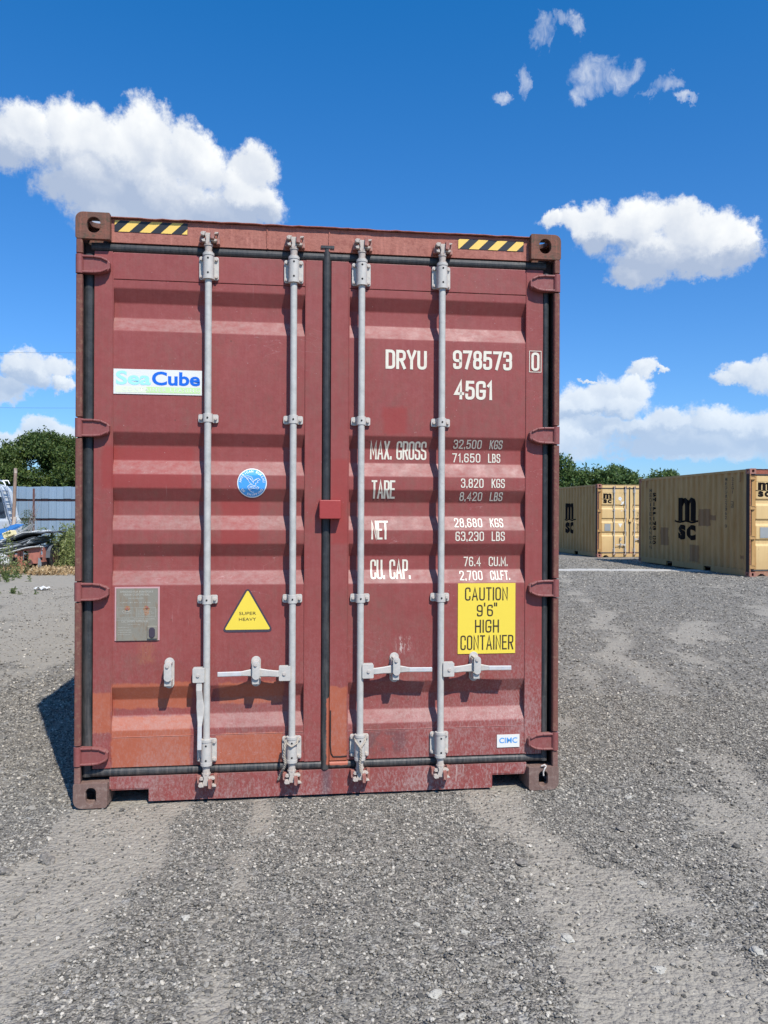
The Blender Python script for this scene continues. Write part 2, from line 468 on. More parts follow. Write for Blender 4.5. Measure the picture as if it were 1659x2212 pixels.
    cc = g.mix(du, cc, (0.42, 0.31, 0.285))
    fleck = g.voro(c, 42.0, 'F1', 0)
    fm = g.m('MULTIPLY', g.mr(fleck, 0.10, 0.05, 0, 1), g.mr(g.noise(c, 7.0, 2, 0.5), 0.55, 0.65, 0, 0.6))
    cc = g.mix(fm, cc, (0.55, 0.42, 0.38))
    rs = g.m('MULTIPLY', g.mr(g.voro(c, 26.0, 'F1', 0), 0.16, 0.04, 0, 1, True), g.mr(g.noise(c, 3.0, 3, 0.6), 0.56, 0.66, 0, 0.75, True))
    cc = g.mix(rs, cc, (0.11, 0.045, 0.03))
    nz = g.sep(g.new('ShaderNodeNewGeometry').outputs['True Normal'])[2]
    led = g.m('MULTIPLY', g.mr(nz, 0.15, 0.45, 0, 1), g.mr(g.noise(g.v('MULTIPLY', c, (20, 1, 40)), 1.0, 5, 0.7), 0.35, 0.65, 0.04, 0.40))
    cc = g.mix(led, cc, (0.37, 0.255, 0.225))
    # thin pale scuffs
    sc = g.noise(g.v('MULTIPLY', g.v('ADD', c, g.scale(g.noise(c, 2.0, 2, 0.5, color=True), 0.3)), (4, 1, 22)), 1.6, 2, 0.4)
    sc = g.m('MULTIPLY', g.mr(g.m('ABSOLUTE', g.m('SUBTRACT', sc, 0.5)), 0.004, 0.0, 0, 1), g.mr(g.noise(c, 2.3, 3, 0.5), 0.56, 0.62, 0, 0.5))
    cc = g.mix(sc, cc, (0.50, 0.30, 0.29))
    rough = g.mr(g.noise(c, 12.0, 4, 0.6), 0.3, 0.7, 0.42, 0.62)
    h = g.m('ADD', g.m('MULTIPLY', g.noise(c, 3.5, 3, 0.5), 1.0), g.m('MULTIPLY', g.noise(c, 90.0, 3, 0.6), 0.10))
    nrm = g.bump(h, 0.5, 0.010)
    g.bsdf(cc, rough, 0.0, nrm, 0.32)
    return m_

def rust_steel(name, a, b, c3, dust=.5):
    m_, g = material(name)
    c = g.coord()
    n = g.noise(c, 14.0, 6, 0.68)
    cc = g.mix(g.mr(n, 0.35, 0.65), a, b)
    cc = g.mix(g.mr(g.noise(c, 38.0, 6, 0.7), 0.5, 0.62, 0, 0.9, True), cc, c3)
    st = g.noise(g.v('MULTIPLY', c, (60, 60, 4)), 1.0, 4, 0.6)
    cc = g.mix(g.mr(st, 0.55, 0.8, 0, 0.4), cc, tuple(min(1, x*1.8) for x in b))
    Z = g.sep(c)[2]
    cc = g.mix(g.m('MULTIPLY', g.mr(Z, 0.35, 0.0, 0, dust), g.noise(c, 60, 4, 0.7)), cc, (0.45, 0.37, 0.32))
    g.bsdf(cc, 0.8, 0.0, g.bump(g.noise(c, 70.0, 5, 0.7), 0.7, 0.004), 0.3)
    return m_

M = {}
M['red'] = red_paint('red_paint')
M['red_plain'] = red_paint('red_paint_plain', patches=False)
M['red_hinge'] = red_paint('red_paint_hinge', base=(0.225, 0.062, 0.056), patches=False, dusty=.12)
M['red_header'] = rust_steel('faded_header_paint', (0.34, 0.125, 0.092), (0.38, 0.150, 0.112), (0.29, 0.10, 0.075))
M['red_bright'] = simple('fresh_red_paint', (0.34, 0.045, 0.04), 0.5, var=0.12, bump=0.4, bscale=60)
M['red_post'] = rust_steel('post_paint', (0.185, 0.062, 0.052), (0.15, 0.066, 0.047), (0.22, 0.11, 0.075))
M['casting'] = rust_steel('casting_rust', (0.125, 0.068, 0.048), (0.215, 0.080, 0.052), (0.095, 0.066, 0.042), dust=.02)
M['casting_low'] = rust_steel('casting_dusty', (0.17, 0.10, 0.080), (0.135, 0.072, 0.056), (0.23, 0.155, 0.125), dust=.22)
M['dark'] = simple('dark_steel', (0.035, 0.022, 0.02), 0.8)
M['under'] = simple('underside', (0.04, 0.03, 0.028), 0.9)
def rubber():
    m_, g = material('black_rubber'); c = g.coord()
    Z = g.sep(c)[2]
    st = g.noise(g.v('MULTIPLY', c, (70, 20, 5)), 1.0, 5, 0.65)
    n = g.noise(c, 18.0, 6, 0.7)
    cc = g.mix(g.mr(n, 0.3, 0.7), (0.016, 0.018, 0.020), (0.038, 0.041, 0.044))
    amt = g.m('ADD', g.mr(Z, 1.2, 0.1, 0.05, 0.5), g.mr(Z, 2.6, 2.75, 0, 0.15))
    cc = g.mix(g.m('MULTIPLY', g.mr(st, 0.4, 0.7, 0, 1), amt), cc, (0.20, 0.17, 0.145))
    cc = g.mix(g.mr(g.noise(c, 60.0, 5, 0.7), 0.58, 0.72, 0, 0.25), cc, (0.16, 0.15, 0.13))
    X = g.sep(c)[0]
    wn = g.sep(g.noise(c, 40.0, 4, 0.7, color=True))
    wx = g.m('MULTIPLY_ADD', g.m('SUBTRACT', wn[0], 0.5), 0.02, X); wz = g.m('MULTIPLY_ADD', g.m('SUBTRACT', wn[2], 0.5), 0.02, Z)
    for b in ((1.226, 1.27, 0.162, 0.50), (1.232, 1.336, 0.156, 0.20)):
        cc = g.mix(box_mask(g, X, Z, wx, wz, b, 0.003), cc, (0.40, 0.115, 0.065))
    g.bsdf(cc, g.mr(n, 0.3, 0.7, 0.42, 0.62), 0.0, g.bump(g.noise(c, 24, 4, 0.6), 0.35, 0.004), 0.4)
    return m_
M['rubber'] = rubber()
def galv(name='galvanised_steel', base=(0.485, 0.475, 0.435)):
    m_, g = material(name); c = g.coord()
    Z = g.sep(c)[2]
    n = g.noise(c, 25.0, 6, 0.68)
    cc = g.mix(g.mr(n, 0.3, 0.7), tuple(b*0.78 for b in base), tuple(b*1.08 for b in base))
    st = g.noise(g.v('MULTIPLY', c, (80, 80, 3)), 1.0, 5, 0.6)
    cc = g.mix(g.mr(st, 0.5, 0.75, 0, 0.45), cc, (0.46, 0.42, 0.36))
    cc = g.mix(g.m('MULTIPLY', g.mr(Z, 0.9, 0.1, 0.1, 0.8), g.mr(g.noise(c, 45, 5, 0.7), 0.3, 0.65)), cc, (0.56, 0.50, 0.44))
    cc = g.mix(g.mr(g.noise(c, 95.0, 4, 0.7), 0.63, 0.70, 0, 0.45), cc, (0.24, 0.20, 0.17))
    g.bsdf(cc, g.mr(n, 0.3, 0.7, 0.45, 0.65), 0.0, g.bump(n, 0.25, 0.002), 0.45)
    return m_
M['galv'] = galv()
M['galv_worn'] = galv('bare_grip_steel', (0.52, 0.54, 0.57))
M['cam'] = simple('cam_steel', (0.48, 0.42, 0.36), 0.7, var=0.2, scale=40, bump=0.4, dirt=(0.30, 0.18, 0.14), dirt_amt=0.6)
M['cam_red'] = simple('cam_keeper_red', (0.30, 0.11, 0.085), 0.7, var=0.25, scale=40, bump=0.4, dirt=(0.42, 0.34, 0.28), dirt_amt=0.5)
M['bolt'] = simple('bolt_head', (0.50, 0.45, 0.40), 0.6, var=0.15, scale=60, dirt=(0.35, 0.19, 0.13), dirt_amt=0.5)
M['hole'] = simple('hole_black', (0.02, 0.02, 0.02), 0.9)
M['white_print'] = simple('cream_lettering', (0.72, 0.67, 0.545), 0.5, var=0.05, scale=30, dirt=(0.55, 0.38, 0.30), dirt_amt=0.28)
M['black_print'] = simple('black_print', (0.045, 0.030, 0.020), 0.5, var=0.2)
M['tape_yellow'] = simple('tape_yellow', (0.82, 0.54, 0.12), 0.45, var=0.06)
M['tape_black'] = simple('tape_black', (0.018, 0.020, 0.025), 0.45, var=0.1)
M['sign_yellow'] = simple('sign_yellow', (0.80, 0.60, 0.065), 0.45, var=0.04, scale=5)
M['sign_dark'] = simple('sign_dark_border', (0.055, 0.042, 0.058), 0.5, var=0.1)
M['sticker_white'] = simple('sticker_white', (0.72, 0.71, 0.65), 0.45, var=0.03)
M['logo_cyan'] = simple('faded_cyan', (0.36, 0.74, 0.86), 0.45, var=0.06)
M['logo_blue'] = simple('logo_blue', (0.008, 0.13, 0.60), 0.4, var=0.05)
M['logo_lime'] = simple('logo_lime', (0.55, 0.76, 0.36), 0.45, var=0.04)
M['logo_lime_faded'] = simple('logo_lime_faded', (0.74, 0.82, 0.58), 0.45, var=0.03)
M['disc_blue'] = simple('disc_blue', (0.06, 0.32, 0.72), 0.22, var=0.10, scale=6, spec=0.6)
M['foil_print'] = simple('foil_print', (0.74, 0.80, 0.82), 0.35, var=0.05)
M['plate'] = simple('data_plate_metal', (0.255, 0.232, 0.182), 0.5, metal=0.15, var=0.12, scale=25, dirt=(0.24, 0.15, 0.08), dirt_amt=0.5, bump=0.2)
M['plate_text'] = simple('data_plate_text', (0.40, 0.38, 0.32), 0.5, var=0.1)
M['plate_rim'] = simple('data_plate_backing', (0.52, 0.30, 0.30), 0.6, var=0.08)
M['rust_spot'] = simple('rust_stain', (0.30, 0.145, 0.070), 0.8, var=0.3, scale=60)
M['cimc_blue'] = simple('faded_blue_print', (0.10, 0.32, 0.66), 0.5, var=0.1, scale=60)
M['rope'] = simple('hemp_rope', (0.40, 0.34, 0.27), 0.95, var=0.3, scale=90)
M['string'] = simple('white_string', (0.62, 0.56, 0.50), 0.9, var=0.1)
M['weld'] = M['red_header']

def yellow_paint(name, patches=(), base=(0.66, 0.455, 0.205), rusty=1.0):
    m_, g = material(name); c = g.coord(); X, Y, Z = g.sep(c)
    n = g.noise(c, 1.5, 5, 0.6)
    cc = g.mix(n, tuple(b*0.88 for b in base), tuple(b*1.07 for b in base))
    st = g.noise(g.v('MULTIPLY', c, (22, 22, 0.7)), 1.0, 5, 0.65)
    cc = g.mix(g.mr(st, 0.50, 0.78, 0, 0.40*rusty), cc, (0.36, 0.20, 0.08))
    wn = g.v('SUBTRACT', g.noise(c, 5.0, 5, 0.65, color=True), (0.5, 0.5, 0.5))
    _, wy, wz_ = g.sep(wn)
    wy = g.m('MULTIPLY_ADD', wy, 0.10, Y); wz = g.m('MULTIPLY_ADD', wz_, 0.10, Z)
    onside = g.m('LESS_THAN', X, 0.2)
    side_grime_shade = g.noise(g.v('MULTIPLY', c, (5, 5, 1.1)), 1.0, 6, 0.68)
    cc = g.mix(g.m('MULTIPLY', onside, g.mr(side_grime_shade, 0.3, 0.7, 0.50, 0.92)), cc, (0.36, 0.175, 0.042))  # long side browned and darkened in the colour: weathering plus painted shade
    for b in patches:
        k = g.m('MULTIPLY', box_mask(g, Y, Z, wy, wz, b, 0.01), onside)
        cc = g.mix(g.m('MULTIPLY', k, 0.85), cc, (0.21, 0.105, 0.042))
    rs = g.m('MULTIPLY', g.mr(g.noise(g.v('MULTIPLY', c, (14, 14, 5)), 1.0, 6, 0.7), 0.63, 0.70, 0, 1, True), g.mr(g.noise(c, 1.1, 3, 0.6), 0.45, 0.62, 0, 0.85*rusty))
    cc = g.mix(rs, cc, (0.17, 0.065, 0.03))
    foot = g.m('MULTIPLY', g.mr(Z, 0.7, 0.05, 0, 0.7*rusty), g.noise(g.v('MULTIPLY', c, (9, 9, 2)), 1.0, 5, 0.7))
    cc = g.mix(foot, cc, (0.33, 0.19, 0.09))
    nrm = g.bump(g.noise(c, 3.0, 4, 0.6), 0.4, 0.012)
    g.bsdf(cc, 0.6, 0.0, nrm, 0.35)
    return m_
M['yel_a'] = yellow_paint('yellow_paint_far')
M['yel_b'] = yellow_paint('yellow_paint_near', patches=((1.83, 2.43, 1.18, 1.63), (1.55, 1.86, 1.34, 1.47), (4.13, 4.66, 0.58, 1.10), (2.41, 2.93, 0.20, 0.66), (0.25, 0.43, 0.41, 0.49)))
M['yel_rust'] = rust_steel('yellow_rusted', (0.36, 0.16, 0.07), (0.26, 0.085, 0.045), (0.40, 0.22, 0.10))
M['yel_rustred'] = rust_steel('oxide_red_beam', (0.33, 0.10, 0.06), (0.26, 0.085, 0.055), (0.22, 0.07, 0.045))
M['logo_navy'] = simple('dark_logo_paint', (0.012, 0.009, 0.008), 0.8, var=0.3, spec=0.08)
M['side_text'] = simple('worn_side_print', (0.045, 0.035, 0.025), 0.7, var=0.3, scale=30, dirt=(0.45, 0.31, 0.12), dirt_amt=0.75)
M['plate_grey'] = simple('grey_plate', (0.30, 0.31, 0.30), 0.5, var=0.1)

# ------------------------------------------------------------------ lettering
def rnd_poly(pts, rad, closed):
    n = len(pts); outp = []
    for i, p in enumerate(pts):
        p = Vector(p)
        if not closed and i in (0, n-1): outp.append(p); continue
        a = Vector(pts[i-1]) - p; b = Vector(pts[(i+1) % n]) - p
        if a.length < 1e-6 or b.length < 1e-6: continue
        ang = a.angle(b)
        if ang > 2.9: outp.append(p); continue
        r = min(rad, a.length*0.499*math.tan(ang/2), b.length*0.499*math.tan(ang/2))
        d = r/math.tan(ang/2)
        pa = p + a.normalized()*d; pb = p + b.normalized()*d
        for k in range(6):
            t = k/5
            outp.append((1-t)**2*pa + 2*t*(1-t)*p + t*t*pb)
    return outp
def ribbon(pts, t, closed):
    n = len(pts); L = []; Rr = []
    for i, p in enumerate(pts):
        a = pts[i-1] if (i > 0 or closed) else None
        b = pts[(i+1) % n] if (i < n-1 or closed) else None
        d1 = (p - a).normalized() if a is not None else (b - p).normalized()
        d2 = (b - p).normalized() if b is not None else d1
        nn = Vector((-(d1.y+d2.y), d1.x+d2.x))
        if nn.length < 1e-6: nn = Vector((-d1.y, d1.x))
        nn.normalize()
        k = max(0.45, nn.dot(Vector((-d1.y, d1.x))))
        L.append(p + nn*(t/2/k)); Rr.append(p - nn*(t/2/k))
    return L, Rr
# strokes: list of (closed, rounded, points) on a unit box
GL = {
 'A': (1.0, [(0,0,[(0,0),(.5,1),(1,0)]),(0,0,[(.17,.30),(.83,.30)])]),
 'B': (0.9, [(1,1,[(0,0),(.95,0),(.95,.52),(.0,.52)]),(0,1,[(0,.52),(.85,.52),(.85,1),(0,1)]),(0,0,[(0,0),(0,1)])]),
 'C': (0.9, [(0,1,[(1,.72),(1,1),(0,1),(0,0),(1,0),(1,.28)])]),
 'D': (0.9, [(0,1,[(0,0),(1,0),(1,1),(0,1)]),(0,0,[(0,-.0),(0,1.0)])]),
 'E': (0.8, [(0,0,[(1,1),(0,1),(0,0),(1,0)]),(0,0,[(0,.52),(.85,.52)])]),
 'F': (0.8, [(0,0,[(1,1),(0,1),(0,0)]),(0,0,[(0,.52),(.85,.52)])]),
 'G': (0.9, [(0,1,[(1,.74),(1,1),(0,1),(0,0),(1,0),(1,.45)]),(0,0,[(1.04,.45),(.55,.45)])]),
 'H': (0.9, [(0,0,[(0,0),(0,1)]),(0,0,[(1,0),(1,1)]),(0,0,[(0,.5),(1,.5)])]),
 'I': (0.0, [(0,0,[(0,0),(0,1)])]),
 'K': (0.9, [(0,0,[(0,0),(0,1)]),(0,0,[(1,1),(.05,.42)]),(0,0,[(.32,.58),(1,0)])]),
 'L': (0.75, [(0,0,[(0,1),(0,0),(1,0)])]),
 'M': (1.15, [(0,0,[(0,0),(0,1),(.5,.25),(1,1),(1,0)])]),
 'N': (0.9, [(0,0,[(0,0),(0,1),(1,0),(1,1)])]),
 'O': (0.9, [(1,1,[(0,0),(1,0),(1,1),(0,1)])]),
 'P': (0.85, [(0,1,[(0,.44),(1,.44),(1,1),(0,1)]),(0,0,[(0,0),(0,1)])]),
 'R': (0.9, [(0,1,[(0,.48),(1,.48),(1,1),(0,1)]),(0,0,[(0,0),(0,1)]),(0,0,[(.5,.48),(1,0)])]),
 'S': (0.9, [(0,1,[(.97,.74),(.97,1),(0,1),(.0,.56),(1,.46),(1,0),(0,0),(0,.26)])]),
 'T': (0.85, [(0,0,[(0,1),(1,1)]),(0,0,[(.5,1),(.5,0)])]),
 'U': (0.9, [(0,1,[(0,1),(0,0),(1,0),(1,1)])]),
 'V': (1.0, [(0,0,[(0,1),(.5,0),(1,1)])]),
 'X': (0.9, [(0,0,[(0,0),(1,1)]),(0,0,[(0,1),(1,0)])]),
 'Y': (0.9, [(0,0,[(0,1),(.5,.45),(1,1)]),(0,0,[(.5,.45),(.5,0)])]),
 '0': (0.85, [(1,1,[(0,0),(1,0),(1,1),(0,1)])]),
 '1': (0.35, [(0,0,[(.1,.80),(.9,1),(.9,0)])]),
 '2': (0.85, [(0,1,[(0,.74),(0,1),(1,1),(1,.62),(0,.03)]),(0,0,[(0,0),(1,0)])]),
 '3': (0.85, [(0,1,[(0,.78),(0,1),(1,1),(1,.54),(.4,.54)]),(0,1,[(.4,.54),(1,.54),(1,0),(0,0),(0,.24)])]),
 '4': (0.9, [(0,0,[(.74,0),(.74,1),(0,.27),(1,.27)])]),
 '5': (0.85, [(0,0,[(.92,1),(.08,1),(.04,.52)]),(0,1,[(.04,.50),(.2,.64),(1,.62),(1,0),(0,0),(0,.22)])]),
 '6': (0.85, [(0,1,[(.95,.80),(.95,1),(0,1),(0,0),(1,0),(1,.56),(0,.56)])]),
 '7': (0.85, [(0,0,[(0,1),(1,1),(.35,0)])]),
 '8': (0.85, [(1,1,[(.05,.53),(.95,.53),(.95,1),(.05,1)]),(1,1,[(0,0),(1,0),(1,.53),(0,.53)])]),
 '9': (0.85, [(0,1,[(.05,.20),(.05,0),(1,0),(1,1),(0,1),(0,.44),(1,.44)])]),
 '.': (0.0, [(0,0,[(0,0),(0,.10)])]), ',': (0.0, [(0,0,[(0,-.06),(.0,.10)])]), "'": (0.0, [(0,0,[(0,.80),(.0,1)])]), ' ': (0.45, []),
}
def text_mesh_pts(text, box, t, gap=0.36):
    x0, x1, z0, z1 = box
    ws = [GL[ch][0] for ch in text]
    # width units: inked widths share, pen thickness and gaps are physical
    nch = len(text); gp = gap
    unit = (x1 - x0 - t) / (sum(ws) + gp*(nch-1) + 1e-9)
    polys = []; x = x0 + t/2; h = z1 - z0 - t
    for ci, ch in enumerate(text):
        w = ws[ci]*unit
        for si, (closed, rounded, pts) in enumerate(GL[ch][1]):
            P = [Vector((x + p[0]*w, z0 + t/2 + p[1]*h)) for p in pts]
            if rounded: P = rnd_poly(P, max(w*0.5, 1e-4)*0.98, closed)
            if not rounded and not closed:      # run straight ends out to the full height
                a = (P[0]-P[1]).normalized()*t*0.5; b = (P[-1]-P[-2]).normalized()*t*0.5
                P[0] = P[0] + a; P[-1] = P[-1] + b
            elif not closed and text != '':
                a = (P[0]-P[1]).normalized()*t*0.35; b = (P[-1]-P[-2]).normalized()*t*0.35
                P[0] = P[0] + a; P[-1] = P[-1] + b
            polys.append((P, closed, si))
        x += w + gp*unit
    return polys

def flat_to_mesh(name, polys, mat, yfun, t, breaks=(), eps=0.0012):
    bm = bmesh.new()
    lay = bm.verts.layers.float.new('lay')
    for P, closed, si in polys:
        L, Rr = ribbon(P, t, closed)
        vl = [bm.verts.new((p.x, 0, p.y)) for p in L]; vr = [bm.verts.new((p.x, 0, p.y)) for p in Rr]
        for q in vl+vr: q[lay] = si*0.00035
        n = len(P)
        for i in range(n if closed else n-1):
            j = (i+1) % n
            try: bm.faces.new((vr[i], vr[j], vl[j], vl[i]))
            except ValueError: pass
    return finish_flat(name, bm, mat, yfun, breaks, eps, lay)
def finish_flat(name, bm, mat, yfun, breaks=(), eps=0.0012, lay=None):
    for z in breaks:
        bmesh.ops.bisect_plane(bm, geom=bm.verts[:]+bm.edges[:]+bm.faces[:], plane_co=(0,0,z), plane_no=(0,0,1))
    for q in bm.verts:
        q.co.y = yfun(q.co.x, q.co.z) - eps - (q[lay] if lay is not None else 0)
    bmesh.ops.recalc_face_normals(bm, faces=bm.faces)
    for f in bm.faces:
        if f.normal.y > 0: f.normal_flip()
    me = bpy.data.meshes.new(name); bm.to_mesh(me); bm.free(); me.materials.append(mat)
    return me

def font_bm(text, box=None, bold=0.0, height=None, x=0, z=0, shear=0.0, keep=False, rot=0.0, spacing=1.0):
    cu = bpy.data.curves.new('tmp', 'FONT'); cu.body = text; cu.offset = bold; cu.shear = shear; cu.resolution_u = 4
    cu.space_character = spacing
    o = bpy.data.objects.new('tmp', cu); col.objects.link(o)
    dg = bpy.context.evaluated_depsgraph_get()
    me = bpy.data.meshes.new_from_object(o.evaluated_get(dg))
    bpy.data.objects.remove(o); bpy.data.curves.remove(cu)
    bm = bmesh.new(); bm.from_mesh(me); bpy.data.meshes.remove(me)
    xs = [q.co.x for q in bm.verts]; ys = [q.co.y for q in bm.verts]
    ax, bx, ay, by = min(xs), max(xs), min(ys), max(ys)
    for q in bm.verts:
        px, py = q.co.x, q.co.y
        if box is not None:
            q.co = (box[0] + (px-ax)/(bx-ax)*(box[1]-box[0]), 0, box[2] + (py-ay)/(by-ay)*(box[3]-box[2]))
        else:
            s_ = height/(by-ay) if not keep else height/0.73
            lx, lz = (px-(ax+bx)/2)*s_, (py-(0 if keep else (ay+by)/2))*s_
            q.co = (x + lx*math.cos(rot) - lz*math.sin(rot), 0, z + lx*math.sin(rot) + lz*math.cos(rot))
    return bm
def poly_bm(polys):
    bm = bmesh.new()
    for P in polys:
        vs = [bm.verts.new((p[0], 0, p[1])) for p in P]; bm.faces.new(vs)
    return bm
def join_bm(lst):
    bm = bmesh.new()
    for b in lst:
        me = bpy.data.meshes.new('t'); b.to_mesh(me); b.free(); bm.from_mesh(me); bpy.data.meshes.remove(me)
    return bm

# ------------------------------------------------------------------ shipping containers
CW = 2.438
RED_PROF = [(2.545,.048),(2.480,.084),(2.406,.084),(2.336,.048),(1.836,.048),(1.772,.084),(1.699,.084),(1.628,.048),(1.560,.048),(1.495,.084),
            (1.425,.084),(1.352,.048),(1.283,.048),(1.219,.084),(1.148,.084),(1.078,.048),(.575,.048),(.507,.084),(.427,.084),(.361,.048)]
YEL_PROF = [(1.870,.048),(1.835,.080),(1.755,.080),(1.700,.048),(1.390,.048),(1.355,.080),(1.275,.080),(1.220,.048),(.910,.048),(.875,.080),(.795,.080),(.740,.048)]

def full_prof(prof, ztop, zbot):
    pts = [Vector((ztop, .048))] + [Vector(p) for p in prof] + [Vector((zbot, .048))]
    return [(p.x, p.y) for p in rnd_poly([tuple(p) for p in pts], 0.022, False)]
def prof_fn(P):
    zs = [p[0] for p in P]; ys = [p[1] for p in P]
    def f(x, z):
        return float(np.interp(-z, [-a for a in zs], ys))
    return f

def casting_mesh(top, mat):
    def build():
        b = MB(); H = 0.131 if top else 0.122; W = 0.162; D = 0.178; T = 0.028
        zt, zb = (H, 0.0)
        if top: out = rrect(0, W, zb, zt, (0.006, 0.034, 0.012, 0.004)); inn = obround(0.086, 0.068, 0.0315, 0.038)
        else: out = rrect(0, W, zb, zt, (0.004, 0.008, 0.040, 0.016)); inn = obround(0.084, 0.061, 0.0245, 0.0395)
        b.ring(out, inn, lambda a, c, d: (a, d, c), T)
        # outer side plate with its slot
        b.ring(rrect(T, D, 0.004, H-0.004, (0.004,)*4), obround(0.102, 0.06, 0.032, 0.036), lambda a, c, d: (d, a, c), 0.024)
        # inner side, back
        b.box(W-0.022, W, T, D, 0.004, H-0.004); b.box(0.024, W-0.022, D-0.02, D, 0.004, H-0.004)
        face_z = (H-0.030, H-0.003) if top else (0.003, 0.030)
        hole = obround(0.085, 0.095, 0.036, 0.052)
        b.ring(rrect(0.024, W-0.022, T, D-0.02, (0.004,)*4), hole, lambda a, c, d: (a, c, face_z[0]+d), face_z[1]-face_z[0])
        if not top: b.box(0.024, W-0.022, T, D-0.02, H-0.03, H-0.004)
        return b.mesh('corner_casting', mat)
    return cached(('casting', top, mat.name), build)

def hinge_mesh(mat, side):
    def build():
        b = MB()
        def X(v): return v if side == 'L' else CW - v
        prof = [(.030,-.042),(.030,.042),(.075,.040),(.120,.036),(.150,.024),(.160,.012),(.160,-.016),(.150,-.030),(.110,-.044),(.070,-.044)]
        b.prism([(X(x), z) for x, z in prof], .012, .044)
        for sgn, zz in ((1, .036), (-1, -.040)):
            pts = [(.030, zz), (.085, zz), (.120, zz-sgn*.004), (.150, zz-sgn*.018)]
            for i in range(3):
                (xa, za), (xb, zb) = pts[i], pts[i+1]
                b.prism([(X(xa), za-.004), (X(xb), zb-.004), (X(xb), zb+.006), (X(xa), za+.006)], .002, .014)
        b.cyl((X(.0185), .014, -.046), (X(.0185), .014, .046), .0185, n=14)
        return b.mesh('hinge', mat)
    return cached(('hinge', side, mat.name), build)

def bracket_mesh(mat, bolt):
    def build():
        b = MB(); n = 16
        plate = rrect(-.048, .048, -.058, .058, (.010,)*4, 16)
        b.prism(plate, .030, .040)
        b.cyl((0, 0, -.062), (0, 0, .066), .0262, n=20); b.box(-.026, .026, 0, .032, -.056, .056)
        b.cyl((0, 0, -.064), (0, 0, -.050), .0285, n=20); b.cyl((0, 0, .052), (0, 0, .064), .0285, n=20)
        for z in (-.036, .036): b.cyl((0, -.0268, z), (0, -.020, z), .0052, n=8, mi=2)
        return b.mesh('bearing_bracket', [mat, bolt, M['hole']])
    return cached(('bracket', mat.name), build)
def bolt_mesh(r=.0082, ln=.012):
    def build():
        b = MB(); b.cyl((0, 0, 0), (0, ln, 0), r*.86, r, n=10); return b.mesh('bolt', [M['bolt']])
    return cached(('bolt', r, ln), build)
def guide_mesh(mat, bolt):
    def build():
        b = MB()
        b.prism(rrect(-.049, -.017, -.021, .021, (.003, .008, .008, .003), 16), .029, .040)
        b.prism(rrect(.017, .049, -.021, .021, (.008, .003, .003, .008), 16), .029, .040)
        pts = []
        for k in range(13):
            t = math.pi*k/12; pts.append((-.0235*math.cos(t), -.0215*math.sin(t)+0.002))
        vs = []; 
        for z in (-.021, .021):
            for (x, y) in [(-.0235, .034)] + pts + [(.0235, .034)]: vs.append((x, y, z))
        m_ = len(vs)//2
        b.add(vs, [(i, i+1, m_+i+1, m_+i) for i in range(m_-1)] + [tuple(range(m_)), tuple(reversed(range(m_, 2*m_)))], 0)
        b.cyl((0, -.0215, 0), (0, -.015, 0), .0048, n=8, mi=2)
        return b.mesh('bar_guide', [mat, bolt, M['hole']])
    return cached(('guide', mat.name), build)
def cam_mesh(up):
    def build():
        b = MB(); s = 1 if up else -1
        b.cyl((0, 0, 0), (0, 0, s*.012), .0205, .0215, n=16); b.cyl((0, 0, s*.012), (0, 0, s*.040), .0165, .0185, n=16)
        b.cyl((0, 0, s*.040), (0, 0, s*.047), .0215, n=16)
        b.prism([(-.014, s*.047), (.014, s*.047), (.010, s*.066), (.020, s*.100), (-.020, s*.100), (-.010, s*.066)], -.020, .014)
        b.prism([(-.020, s*.084), (-.034, s*.088), (-.038, s*.098), (-.030, s*.106), (-.010, s*.104)], -.024, .016)
        b.prism([(-.014, s*.058), (-.030, s*.060), (-.034, s*.070), (-.026, s*.076), (-.012, s*.074)], -.012, .018)
        b.prism([(.012, s*.062), (.036, s*.060), (.044, s*.066), (.040, s*.072), (.012, s*.076)], -.014, .018)
        b.prism([(.028, s*.094), (.046, s*.100), (.050, s*.107), (.030, s*.108)], -.014, .012)
        return b.mesh('cam_end', [M['cam'], M['cam_red']])
    return cached(('cam', up), build)
def keeper_mesh(up):
    def build():
        b = MB(); s = 1 if up else -1
        b.prism([(.010, s*.070), (.028, s*.066), (.032, s*.082), (.026, s*.112), (.012, s*.108)], -.034, .036, mi=1)
        b.prism([(-.046, s*.056), (-.026, s*.056), (-.024, s*.096), (-.044, s*.092)], .000, .036, mi=1)
        b.prism([(.036, s*.052), (.054, s*.054), (.052, s*.102), (.040, s*.100)], .004, .036, mi=1)
        return b.mesh('cam_keeper', [M['cam'], M['cam_red']])
    return cached(('keeper', up), build)
